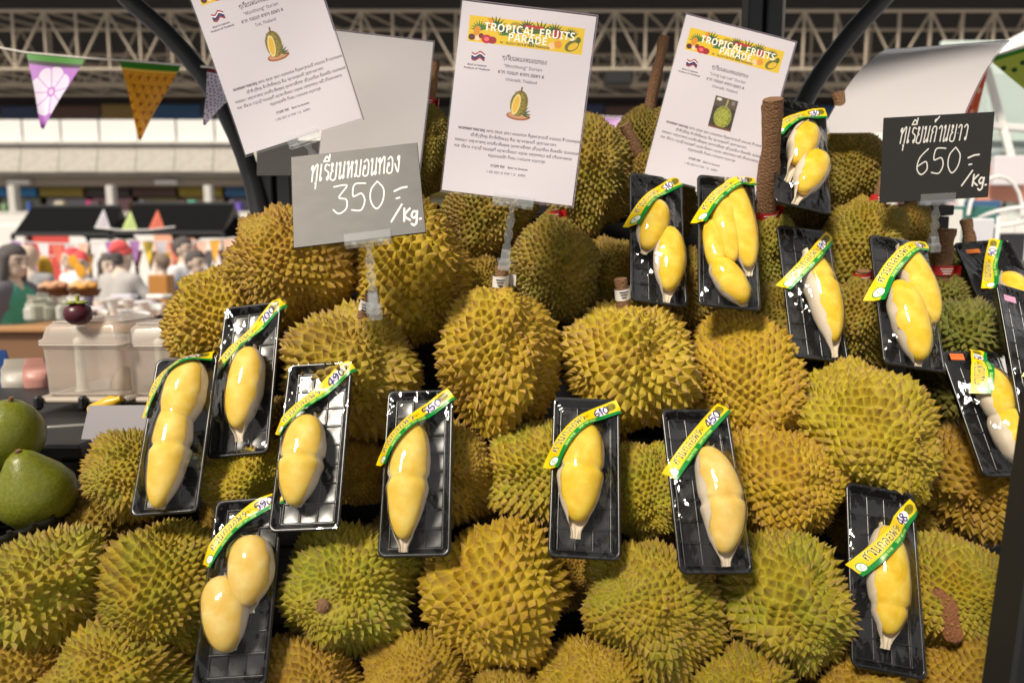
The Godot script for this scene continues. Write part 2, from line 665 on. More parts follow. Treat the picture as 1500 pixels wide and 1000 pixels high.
func make_husks() -> void:
	# hues: valley, flank, ridge, point, second flank (real-world linear base colours)
	var gold := [Color(0.66, 0.52, 0.04), Color(0.57, 0.385, 0.018), Color(0.61, 0.38, 0.11), Color(0.19, 0.075, 0.03), Color(0.60, 0.47, 0.02)]
	var green := [Color(0.64, 0.56, 0.04), Color(0.54, 0.42, 0.02), Color(0.58, 0.39, 0.12), Color(0.18, 0.075, 0.032), Color(0.39, 0.40, 0.022)]
	var brown := [Color(0.62, 0.45, 0.045), Color(0.51, 0.33, 0.022), Color(0.55, 0.345, 0.12), Color(0.18, 0.075, 0.032), Color(0.53, 0.41, 0.024)]
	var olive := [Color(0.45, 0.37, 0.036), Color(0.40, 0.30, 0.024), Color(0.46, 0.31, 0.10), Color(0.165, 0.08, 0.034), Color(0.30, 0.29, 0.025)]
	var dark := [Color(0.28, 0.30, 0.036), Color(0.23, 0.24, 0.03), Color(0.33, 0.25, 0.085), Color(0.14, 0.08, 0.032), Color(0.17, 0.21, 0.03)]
	var kinds := {
		"gold": [980, 0.088, 1.10, 0.045, gold, 1.2, 1.4], "tall": [1050, 0.088, 1.42, 0.05, gold, 1.22, 1.4], "green": [1350, 0.088, 1.12, 0.045, green, 1.3, 1.45],
		"brown": [1080, 0.088, 1.08, 0.055, brown, 1.22, 1.45], "olive": [1450, 0.082, 1.4, 0.03, olive, 1.2, 1.4], "spiny": [1120, 0.105, 1.12, 0.045, green, 1.25, 1.5],
		"dark": [560, 0.18, 1.05, 0.02, dark, 1.15, 1.6],
	}
	var k := 0
	for name_ in kinds:
		var q: Array = kinds[name_]
		var many := 2 if name_ in ["dark", "tall", "spiny"] else 3
		for i in many:
			k += 1
			husks[name_ + str(i)] = husk_mesh(int(q[0] * (1.0 + 0.16 * (i - 1))), q[1] * (1.0 - 0.1 * (i - 1)), q[2] + 0.05 * (i - 1), q[3], 100 + k * 17, q[5], q[4], q[6])
			husk_elong[name_ + str(i)] = q[2] + 0.05 * (i - 1)

func depth_at(py: float) -> float:
	var t := [[-50, 1.62], [150, 1.56], [250, 1.47], [400, 1.36], [540, 1.265], [700, 1.18], [860, 1.10], [1000, 1.04], [1100, 1.0]]
	for i in t.size() - 1:
		if py <= t[i + 1][0]:
			return lerpf(t[i][1], t[i + 1][1], (py - t[i][0]) / float(t[i + 1][0] - t[i][0]))
	return 1.0

var husk_mats := {}
var husk_count := 0

func durian(px: float, py: float, rpx: float, kind: String, axis: Vector3, turn: float, tint: Color, dz: float, label: String, group: String, stem := 0.0, stem_tag := "") -> Node3D:
	var d: float = depth_at(py) + dz
	var r: float = rpx * d / FOCAL
	var y := (look * axis).normalized()
	var x := y.cross(Vector3(0, 0, 1) if absf(y.z) < 0.9 else Vector3(1, 0, 0)).normalized()
	var b := Basis(x, y, x.cross(y)) * Basis(Vector3(0, 1, 0), turn)
	var t := thing("durian", label, "durian", Transform3D(b, at(px, py, d)), group)
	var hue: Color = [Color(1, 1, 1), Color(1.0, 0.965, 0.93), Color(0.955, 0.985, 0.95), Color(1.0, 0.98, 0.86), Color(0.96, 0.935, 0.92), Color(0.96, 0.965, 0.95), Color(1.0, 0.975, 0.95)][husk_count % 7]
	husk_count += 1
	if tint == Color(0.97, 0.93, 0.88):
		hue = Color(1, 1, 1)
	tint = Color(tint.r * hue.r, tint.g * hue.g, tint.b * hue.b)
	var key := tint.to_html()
	if not husk_mats.has(key):
		var m := grain(vmat(0.42, 0.5, tint), Color(0.80, 0.77, 0.72), Color(1, 1, 1), 0.05, 16.0, 12, 0.05)
		m.albedo_color = tint
		husk_mats[key] = m
	# spikes stick out past the rind: r counts to about half their height
	var k := r / 1.07
	put("husk", husks[kind], husk_mats[key], t, Transform3D(Basis().scaled(Vector3(k, k, k)), Vector3()))
	if stem != 0.0:
		var y0: float = k * husk_elong[kind] * 0.92
		var l := absf(stem)
		var w := 0.0115 if stem > 0 else 0.0175
		var p := [Vector3(0, y0 - 0.02, 0), Vector3(0, y0 + l * 0.08, 0), Vector3(0.0, y0 + l * 0.3, 0), Vector3(0.002, y0 + l * 0.6, 0.001), Vector3(0.003, y0 + l * 0.93, 0), Vector3(0.003, y0 + l, 0)]
		var sm := Mb.new()
		var pts := PackedVector3Array()
		var rr := PackedFloat32Array()
		for i in p.size() - 1:
			for q in 5:
				var f := q / 5.0
				pts.push_back(p[i].lerp(p[i + 1], f))
				var g := (i + f) / 5.0
				rr.push_back(w * (1.25 - 0.3 * g + 0.1 * sin(g * 17.0)) * (1.12 if g > 0.9 and g < 0.97 else 1.0))
		sm.tube(pts, rr, 18, true, 0.22, soft)
		put("stem", sm.mesh(), M.bark, t)
		if stem_tag == "white":
			var g := put("stem_tag", tag_band(y0 + l * 0.5, w * 1.2, 0.02), M.tag_white, t)
			put("tag_print", tag_print(y0 + l * 0.5, w * 1.2 + 0.0012, b), M.ink, g)
		elif stem_tag == "red":
			var g := put("stem_tag", tag_band(y0 + 0.012, w * 1.38, 0.02), M.tag_red, t)
			put("tag_print", tag_print(y0 + 0.012, w * 1.38 + 0.0012, b), M.tag_white, g)
	elif stem_tag == "red":
		var y0: float = k * husk_elong[kind]
		var g := put("stem_tag", tag_band(y0, 0.02, 0.024), M.tag_red, t)
		put("tag_print", tag_print(y0, 0.0215, b), M.tag_white, g)
	return t

func tag_band(y: float, r: float, h: float) -> ArrayMesh:
	# a paper band round a stem with a loose end that sticks out
	var m := Mb.new()
	var rows := []
	for i in 2:
		var l := PackedVector3Array()
		for k in 26:
			var a := TAU * k / 22.0
			var e := r + 0.0006 * k / 22.0
			if k > 22:
				e += 0.004 * (k - 22)
			l.push_back(Vector3(cos(a) * e, y + (i - 0.5) * h + 0.0015 * sin(a), sin(a) * e))
		rows.push_back(l)
	m.sheet(rows, Vector3(0, 0, 1))
	return m.mesh()

func tag_print(y: float, r: float, b: Basis) -> ArrayMesh:
	# three short printed lines on the side that faces the market
	var m := Mb.new()
	var f := b.inverse() * Vector3(0, 0.1, 1)
	var a0 := atan2(f.z, f.x)
	for i in 3:
		var yy := y + (1 - i) * 0.0048
		var span := 0.55 - 0.12 * i
		var rows := []
		for e in 2:
			var l := PackedVector3Array()
			for k in 7:
				var a := a0 + span * (k / 3.0 - 1.0)
				l.push_back(Vector3(cos(a) * r, yy + (e - 0.5) * 0.002, sin(a) * r))
			rows.push_back(l)
		m.sheet(rows, Vector3(0, 0, 1))
	return m.mesh()

# ---------------------------------------------------------------- packed trays
const TW := 0.110

func pose_from(q: Array, width: float, lean: float, dist := 0.0, turn := 0.45) -> Array:
	# where a flat thing lies whose corners (top left, top right, bottom right, bottom left) show at these pixels: [transform, length]
	var tl: Vector2 = q[0]
	var tr: Vector2 = q[1]
	var br: Vector2 = q[2]
	var bl: Vector2 = q[3]
	var wm := ((tr - tl).length() + (br - bl).length()) * 0.5
	var d := width * FOCAL / wm if dist == 0.0 else dist
	var tm := (tl + tr) * 0.5
	var bm := (bl + br) * 0.5
	var p1 := at(tm.x, tm.y, d + lean * 0.5)
	var p0 := at(bm.x, bm.y, d - lean * 0.5)
	var lm := (tl + bl) * 0.5
	var rm := (tr + br) * 0.5
	var y := (p1 - p0).normalized()
	# a sheet with square corners that shows askew is turned about its length
	var uu := rm - lm
	var vv := tm - bm
	var vz := -lean * FOCAL / d
	var uz := clampf(-uu.dot(vv) / vz, -110.0, 110.0) * (1.0 if dist > 0.0 else turn) if absf(vz) > 60.0 else 0.0
	var x := at(rm.x, rm.y, d - uz * d / FOCAL * 0.5) - at(lm.x, lm.y, d + uz * d / FOCAL * 0.5)
	x = (x - y * x.dot(y)).normalized()
	return [Transform3D(Basis(x, y, x.cross(y)), (p0 + p1) * 0.5), (p1 - p0).length()]

func ring_pts(w: float, h: float, r: float, z: float) -> PackedVector3Array:
	var l := PackedVector3Array()
	r = maxf(r, 0.0005)
	for c in 4:
		var sx: float = [1, -1, -1, 1][c]
		var sy: float = [1, 1, -1, -1][c]
		for k in 6:
			var a := PI / 2 * (c + k / 5.0)
			l.push_back(Vector3(sx * (w - r) + cos(a) * r, sy * (h - r) + sin(a) * r, z))
	l.push_back(l[0])
	return l

func tray_mesh(L: float) -> ArrayMesh:
	var m := Mb.new()
	var w := TW * 0.5
	var h := L * 0.5
	var prof := [[0.0136, 0.0011], [0.0085, 0.0042], [0.0025, 0.0155], [0.0, 0.0165], [0.0004, 0.0185], [0.0018, 0.0198], [0.0042, 0.0198], [0.0056, 0.0188], [0.0066, 0.0165], [0.0108, 0.0045], [0.0118, 0.0030], [0.0136, 0.0024]]
	var rows := []
	for p in prof:
		rows.push_back(ring_pts(w - p[0], h - p[0], 0.011 - p[0] * 0.45, p[1]))
	m.sheet(rows, Vector3(0, 0, 1), true)
	var e := 0.0134
	m.flat_quad(Vector3(-w + e, -h + e, 0.0018), Vector3(w - e, -h + e, 0.0018), Vector3(w - e, h - e, 0.0018), Vector3(-w + e, h - e, 0.0018), Vector3(0, 0, 1))
	m.flat_quad(Vector3(-w + e, -h + e, 0.0012), Vector3(w - e, -h + e, 0.0012), Vector3(w - e, h - e, 0.0012), Vector3(-w + e, h - e, 0.0012), Vector3(0, 0, -1))
	# the floor is pressed into three columns of fields with ribs between
	var nx := 3
	var ny := int(round((L - 0.03) / 0.031))
	var cw := (TW - 2 * e - 0.002) / nx
	var chh := (L - 2 * e - 0.002) / ny
	for i in nx + 1:
		var x := -w + e + 0.001 + i * cw
		m.tube(PackedVector3Array([Vector3(x, -h + e, 0.0026), Vector3(x, 0, 0.0026), Vector3(x, h - e, 0.0026)]), PackedFloat32Array([0.0023, 0.0023, 0.0023]), 10, false)
	for j in ny + 1:
		var y := -h + e + 0.001 + j * chh
		m.tube(PackedVector3Array([Vector3(-w + e, y, 0.0027), Vector3(w - e, y, 0.0027)]), PackedFloat32Array([0.0023, 0.0023]), 10, false)
	for i in nx:
		for j in ny:
			# each field of the floor is a shallow cushion
			var c := Vector3(-w + e + 0.001 + (i + 0.5) * cw, -h + e + 0.001 + (j + 0.5) * chh, 0.0)
			var rows2 := []
			for a in 5:
				var l := PackedVector3Array()
				for b in 5:
					var u := a / 2.0 - 1.0
					var v := b / 2.0 - 1.0
					l.push_back(c + Vector3(v * (cw * 0.5 - 0.001), u * (chh * 0.5 - 0.001), 0.0030 - 0.0008 * (1.0 - u * u) * (1.0 - v * v)))
				rows2.push_back(l)
			m.sheet(rows2, Vector3(0, 0, 1))
	# ribs down the sloping walls
	for s in [-1.0, 1.0]:
		for j in ny + 1:
			var y := -h + e + 0.001 + j * chh
			m.bar(Vector3(s * (w - 0.0072), y, 0.0158), Vector3(s * (w - 0.0122), y, 0.0036), 0.0022, 0.0016, Vector3(0, 1, 0), 0.0005)
		for j in nx + 1:
			var x := -w + e + 0.001 + j * cw
			m.bar(Vector3(x, s * (h - 0.0072), 0.0158), Vector3(x, s * (h - 0.0122), 0.0036), 0.0022, 0.0016, Vector3(1, 0, 0), 0.0005)
	return m.mesh()

func pod_profile(t: float, crease: Array, blunt: float) -> float:
	var e := pow(maxf(0.0, 1.0 - pow(absf(t), blunt + 0.5 if t > 0.0 else blunt - 0.45)), 0.5)
	for c in crease:
		e *= 1.0 - 0.13 * exp(-pow((t - c) / 0.05, 2.0)) + 0.04 * exp(-pow((t - c + 0.16) / 0.12, 2.0))
	return e

# a pod: [x, y, length, width, angle in degrees, creases, bend]; x, y in metres on the tray
func pod_point(p: Array, t: float, a: float, nz: FastNoiseLite, swell := 1.0) -> Vector3:
	var e := pod_profile(t, p[5], 2.3)
	var hw: float = p[3] * 0.5 * e * swell
	var hz: float = p[3] * 0.40 * pow(e, 0.9) * swell
	var ca := cos(a)
	var sa := sin(a)
	var q := Vector3(signf(ca) * pow(absf(ca), 0.88) * hw + p[6] * (1.0 - t * t), t * p[2] * 0.5, signf(sa) * pow(absf(sa), 0.88) * hz)
	var g := nz.get_noise_3d(q.x * 60.0 + p[0] * 900.0, q.y * 34.0, q.z * 60.0 + p[1] * 700.0)
	# folds in the skin run along lines of their own
	var g3 := nz.get_noise_3d(q.x * 75.0 + 300.0, q.y * 28.0 + p[0] * 2000.0, q.z * 75.0)
	var fold := 0.075 * exp(-pow(g3 / 0.07, 2.0))
	var g2 := nz.get_noise_3d(q.x * 190.0 + p[1] * 900.0, q.y * 60.0, q.z * 160.0)
	q.x *= 1.0 + 0.20 * g - fold * 0.7
	q.z *= 1.0 + 0.22 * g + 0.065 * g2 - fold * 1.2
	return q

func pod_xf(p: Array) -> Transform3D:
	return Transform3D(Basis(Vector3(0, 0, 1), deg_to_rad(p[4])), Vector3(p[0], p[1], 0.006 + p[3] * 0.40))

func pod_mesh(p: Array, nz: FastNoiseLite) -> ArrayMesh:
	var m := Mb.new()
	var rows := []
	for i in 57:
		var t := -cos(PI * i / 56.0) * 0.9995
		var l := PackedVector3Array()
		for k in 41:
			l.push_back(pod_point(p, t, TAU * (k % 40) / 40.0, nz))
		rows.push_back(l)
	m.sheet(rows, Vector3(0, 0, 1), true)
	return m.mesh()

func wrap_mesh(p: Array, nz: FastNoiseLite, tail: float, lap: float) -> ArrayMesh:
	# the pale papery skin a pod lies in: it cups the pod from below and is pinched to a tail beyond its lower end
	var m := Mb.new()
	var rows := []
	for i in 31:
		var f := i / 30.0
		var t := 1.02 - f * (2.0 + 2.0 * tail)
		var l := PackedVector3Array()
		for k in 21:
			var a := lerpf(PI - lap, TAU + lap, k / 20.0)
			var wob := nz.get_noise_2d(a * 40.0 + p[0] * 5000.0, f * 160.0)
			var edge := 1.0 if k > 0 and k < 20 else 0.0
			var tt := maxf(t, -0.86)
			var q := pod_point(p, minf(tt, 0.93), a + (1.0 - edge) * wob * 0.35, nz, 1.05 + 0.05 * wob)
			q.y = t * p[2] * 0.5 * 1.02
			if t < -0.86:
				var g := clampf((-0.86 - t) / (0.16 + 2.0 * tail), 0.0, 1.0)
				var sh := lerpf(1.0, 0.36, smoothstep(0.0, 0.75, g)) + 0.12 * sin(a * 6.0 + p[0] * 300.0) * g
				q.x = (q.x - p[6] * (1.0 - tt * tt)) * sh + p[6] * (1.0 - tt * tt)
				q.z = lerpf(q.z * sh, -p[3] * 0.24, g * 0.9) + 0.002 * sin(a * 9.0) * g
			if t > 0.93:
				q.x *= 0.8
			l.push_back(q)
		rows.push_back(l)
	m.sheet(rows, Vector3(0, 0, -1))
	return m.mesh()

func film_heights(L: float, pods: Array, nz: FastNoiseLite, nx: int, ny: int) -> Array:
	# the cling film: stretched from rim to rim and lifted by whatever stands higher
	var H := []
	var lo := []
	for j in ny:
		var y := lerpf(-L * 0.5 + 0.002, L * 0.5 - 0.002, float(j) / (ny - 1))
		var a := PackedFloat32Array()
		for i in nx:
			var x := lerpf(-TW * 0.5 + 0.002, TW * 0.5 - 0.002, float(i) / (nx - 1))
			var z := 0.0
			for p in pods:
				var q: Vector3 = pod_xf(p).affine_inverse() * Vector3(x, y, 0)
				var t: float = q.y / (p[2] * 0.5)
				if absf(t) < 1.0:
					var e := pod_profile(t, [], 2.3)
					var u: float = (q.x - p[6] * (1 - t * t)) / (p[3] * 0.53 * e + 1e-5)
					if absf(u) < 1.0:
						z = maxf(z, 0.006 + p[3] * 0.40 + p[3] * 0.44 * e * pow(1.0 - u * u, 0.5) + 0.0016)
			a.push_back(z)
		lo.push_back(a)
		H.push_back(a.duplicate())
	for it in 90:
		for j in ny:
			for i in nx:
				if i == 0 or j == 0 or i == nx - 1 or j == ny - 1:
					H[j][i] = 0.0206
				else:
					H[j][i] = maxf(lo[j][i], (H[j - 1][i] + H[j + 1][i] + H[j][i - 1] + H[j][i + 1]) * 0.25)
	for j in range(1, ny - 1):
		for i in range(1, nx - 1):
			H[j][i] = H[j][i] + (0.0017 * nz.get_noise_2d(i * 12.0 + j * 4.0, j * 5.0) + 0.0005 * nz.get_noise_2d(i * 30.0 + j * 18.0, j * 6.0) + 0.00008 * nz.get_noise_2d(i * 70.0 - j * 40.0, j * 30.0)) * (1.0 if lo[j][i] < H[j][i] - 0.002 else 0.25)
	return H

func film_mesh(L: float, H: Array, nx: int, ny: int) -> ArrayMesh:
	var m := Mb.new()
	var rows := []
	for j in ny:
		var l := PackedVector3Array()
		for i in nx:
			l.push_back(Vector3(lerpf(-TW * 0.5 + 0.002, TW * 0.5 - 0.002, float(i) / (nx - 1)), lerpf(-L * 0.5 + 0.002, L * 0.5 - 0.002, float(j) / (ny - 1)), H[j][i]))
		rows.push_back(l)
	m.sheet(rows, Vector3(0, 0, 1))
	return m.mesh()

func film_at(L: float, H: Array, nx: int, ny: int, x: float, y: float) -> float:
	var fi := clampf((x + TW * 0.5 - 0.002) / (TW - 0.004) * (nx - 1), 0, nx - 1.001)
	var fj := clampf((y + L * 0.5 - 0.002) / (L - 0.004) * (ny - 1), 0, ny - 1.001)
	var i := int(fi)
	var j := int(fj)
	var a: float = lerpf(H[j][i], H[j][i + 1], fi - i)
	var b: float = lerpf(H[j + 1][i], H[j + 1][i + 1], fi - i)
	return lerpf(a, b, fj - j)

func label_image(price: String, pen: Color, seed_: int) -> Image:
	# a printed paper strip: yellow over green, a round mark, the orchard's name and a price by hand
	var r := RandomNumberGenerator.new()
	r.seed = seed_
	var cv := Cv.new(640, 104, Color(0.94, 0.80, 0.06))
	var deep := Color(0.03, 0.52, 0.20)
	var pts := [Vector2(0, 104), Vector2(0, 80)]
	for i in 33:
		pts.push_back(Vector2(i * 20, 82 - 14 * sin(i / 32.0 * PI) + 4 * (i / 32.0)))
	pts.push_back(Vector2(640, 104))
	cv.poly(pts, deep)
	for i in 32:
		cv.line(Vector2(i * 20, 79 - 14 * sin(i / 32.0 * PI) + 4 * (i / 32.0)), Vector2(i * 20 + 20, 79 - 14 * sin((i + 1) / 32.0 * PI) + 4 * ((i + 1) / 32.0)), 3.0, Color(0.62, 0.80, 0.2))
	cv.ellipse(42, 60, 30, 30, deep)
	cv.ellipse(42, 60, 25, 25, Color(0.97, 0.98, 0.93))
	cv.curve([Vector2(32, 70), Vector2(40, 52), Vector2(54, 48)], 4.0, Color(0.55, 0.75, 0.5))
	cv.slant = 0.1
	cv.marks("สวนกลอพร", glyphs, 92, 56, 42.0, 10.0, Color(0.98, 0.96, 0.75))
	cv.marks("สวนกลอพร", glyphs, 92, 56, 42.0, 5.0, Color(0.20, 0.13, 0.02))
	cv.marks("ทนา", glyphs, 392, 46, 17.0, 2.4, Color(0.25, 0.18, 0.03))
	cv.marks("นมลอ ทงวย", glyphs, 150, 92, 14.0, 2.6, Color(0.88, 0.95, 0.5))
	cv.marks("วลนท กอง", glyphs, 300, 90, 14.0, 2.6, Color(0.88, 0.95, 0.5))
	cv.marks("กทลน", glyphs, 400, 94, 13.0, 2.4, Color(0.88, 0.95, 0.5))
	# the round white patch and the picture of a fruit at the end
	cv.ellipse(590, 40, 34, 28, Color(0.55, 0.50, 0.10), -0.3)
	for i in 40:
		cv.dot(int(r.randf_range(562, 620)), int(r.randf_range(20, 62)), Color(0.3, 0.28, 0.05), 1.0)
		cv.ellipse(r.randf_range(566, 616), r.randf_range(22, 58), 3, 3, Color(0.38, 0.36, 0.06))
	cv.ellipse(522, 46, 46, 31, Color(0.98, 0.97, 0.97), -0.2)
	cv.ellipse(512, 52, 24, 15, Color(0.80, 0.76, 0.86), -0.2)
	cv.marks(price, glyphs, 462 + r.randf_range(-8, 8), 72, 52.0, 8.0, pen)
	return cv.im

func label_mesh(L: float, H: Array, nx: int, ny: int, q: Array, width: float, roll: float) -> ArrayMesh:
	# a bowed strip that lies on the film, from q[0] over q[1] to q[2] (tray coordinates, metres)
	var m := Mb.new()
	var rows := []
	var mids := []
	var n := 31
	for i in n:
		var t := i / float(n - 1)
		mids.push_back(q[0].lerp(q[1], t).lerp(q[1].lerp(q[2], t), t))
	for e in 6:
		var l := PackedVector3Array()
		for i in n:
			var d: Vector2 = (mids[mini(i + 1, n - 1)] - mids[maxi(i - 1, 0)]).normalized()
			var s := Vector2(-d.y, d.x) * width * (0.5 - e / 5.0)
			var p: Vector2 = mids[i] + s
			var z := 0.0
			for g in [-0.004, 0.0, 0.004]:
				z = maxf(z, film_at(L, H, nx, ny, p.x + g, p.y + g))
			var over := maxf(0.0, absf(p.x) - TW * 0.5 + 0.001)
			var over2 := maxf(0.0, absf(p.y) - L * 0.5 + 0.001)
			z = z + 0.0016 + 0.0012 * sin(i * 0.37 + roll) * (1 if e > 2 else -1) - over * 0.9 - over2 * 0.9
			l.push_back(Vector3(p.x, p.y, z))
		rows.push_back(l)
	m.sheet(rows, Vector3(0, 0, 1))
	return m.mesh()

# d: corners, pods as [x, y, length, width, angle, creases, bend] in fractions of the half width / half length (sizes of the whole width / length), price ...
func tray(d: Dictionary) -> void:
	var ps := pose_from(d.q, TW, d.get("lean", 0.115), 0.0, d.get("yaw", 0.45))
	var L: float = clampf(ps[1], 0.22, 0.30)
	if d.has("face"):
		var z: Vector3 = d.face.normalized()
		var y: Vector3 = ps[0].basis.y
		y = (y - z * y.dot(z)).normalized()
		ps[0].basis = Basis(y.cross(z), y, z)
	var t := thing("durian_tray", d.label, "food tray", ps[0].translated_local(Vector3(0, 0, -0.012 + d.get("out", 0.0))), "wrapped trays of durian flesh on the pile")
	var nz := FastNoiseLite.new()
	nz.seed = int(d.seed)
	nz.frequency = 0.02
	nz.fractal_octaves = 3
	put("tray", tray_mesh(L), M.tray, t)
	var pods := []
	for p in d.pods:
		pods.push_back([p[0] * TW * 0.5, p[1] * L * 0.5, p[2] * L, p[3] * TW, p[4], p[5], p[6] * TW])
	for i in pods.size():
		var p: Array = pods[i]
		var fm: Material = M["flesh_%s" % d.get("tone", "rich")]
		var o := put("durian_flesh", pod_mesh(p, nz), fm, t, pod_xf(p))
		var tail: Array = d.get("tails", [])
		if i < tail.size() and tail[i] >= 0.0:
			put("wrapper", wrap_mesh(p, nz, tail[i], d.get("lap", 0.55)), M.wrapper, o)
	if d.has("slip"):
		# a white slip of paper lies in the tray under the film
		var s: Array = d.slip
		var b := Mb.new()
		var rs := ring_pts(s[2] * TW * 0.5, s[3] * L * 0.5, s[2] * TW * 0.42, 0.0)
		var inner := PackedVector3Array()
		var outer := PackedVector3Array()
		for e in rs:
			inner.push_back(Vector3(e.x * 0.02, e.y * 0.02, 0.004))
			outer.push_back(e + Vector3(0, 0, 0.0035 * sin(e.y * 40.0)))
		b.sheet([inner, outer], Vector3(0, 0, 1))
		put("paper_slip", b.mesh(), M.paper, t, Transform3D(Basis(Vector3(0, 0, 1), s[4]), Vector3(s[0] * TW * 0.5, s[1] * L * 0.5, 0.0075)))
	var nx := 33
	var ny := 71
	var H := film_heights(L, pods, nz, nx, ny)
	put("cling_film", film_mesh(L, H, nx, ny), M.film, t)
	if d.get("price", "") != "":
		var q: Array = []
		for e in d.strip:
			q.push_back(Vector2(e[0] * TW * 0.5, e[1] * L * 0.5))
		var im := label_image(d.price, Color(0.10, 0.08, 0.36), int(d.seed))
		var lm := tmat(im, 0.32, 0.5)
		put("price_label", label_mesh(L, H, nx, ny, q, 0.0245, d.seed * 0.7), lm, t).set_meta("label", "yellow and green paper strip with %s written on it" % d.price)
	if d.has("sticker"):
		var s: Array = d.sticker
		var b := Mb.new()
		b.box(Vector3(), Vector3(0.026, 0.012, 0.0004), 0.0001)
		var z := film_at(L, H, nx, ny, s[0] * TW * 0.5, s[1] * L * 0.5) + 0.0012
		put("sticker", b.mesh(), mat(s[2], 0.5), t, Transform3D(Basis(), Vector3(s[0] * TW * 0.5, s[1] * L * 0.5, z)))

# ---------------------------------------------------------------- cards and price boards
func leaf_fan(cv: Cv, x: float, y: float, size: float, c: Color, n: int, a0: float, a1: float) -> void:
	for i in n:
		var a := lerpf(a0, a1, i / float(n - 1))
		var tip := Vector2(x + cos(a) * size, y - sin(a) * size)
		var m := Vector2(x, y).lerp(tip, 0.5)
		var s := Vector2(sin(a), cos(a)) * size * 0.09
		cv.poly([Vector2(x, y), m + s, tip, m - s], c)

func durian_print(cv: Cv, x: float, y: float, s: float) -> void:
	# a printed picture: an opened fruit standing on a brown dish with a leaf
	cv.ellipse(x + s * 0.05, y + s * 0.52, s * 0.58, s * 0.2, Color(0.62, 0.36, 0.20))
	cv.ellipse(x + s * 0.05, y + s * 0.49, s * 0.5, s * 0.15, Color(0.80, 0.58, 0.42))
	leaf_fan(cv, x + s * 0.2, y + s * 0.42, s * 0.48, Color(0.16, 0.30, 0.07), 4, -0.3, 0.9)
	cv.ellipse(x + s * 0.02, y - s * 0.08, s * 0.42, s * 0.62, Color(0.50, 0.44, 0.12), 0.14)
	cv.ellipse(x - s * 0.03, y - s * 0.06, s * 0.33, s * 0.56, Color(0.58, 0.52, 0.16), 0.14)
	var r := RandomNumberGenerator.new()
	r.seed = 4
	for i in 90:
		var a := r.randf() * TAU
		var q := sqrt(r.randf())
		cv.ellipse(x + s * 0.02 + cos(a) * q * s * 0.4, y - s * 0.08 + sin(a) * q * s * 0.6, s * 0.025, s * 0.025, Color(0.34, 0.29, 0.07))
	cv.ellipse(x - s * 0.12, y - s * 0.02, s * 0.19, s * 0.5, Color(0.93, 0.87, 0.62), 0.16)
	cv.ellipse(x - s * 0.12, y - s * 0.02, s * 0.14, s * 0.42, Color(0.90, 0.72, 0.22), 0.16)
	cv.line(Vector2(x + s * 0.06, y - s * 0.66), Vector2(x + s * 0.08, y - s * 0.84), s * 0.08, Color(0.42, 0.26, 0.10))

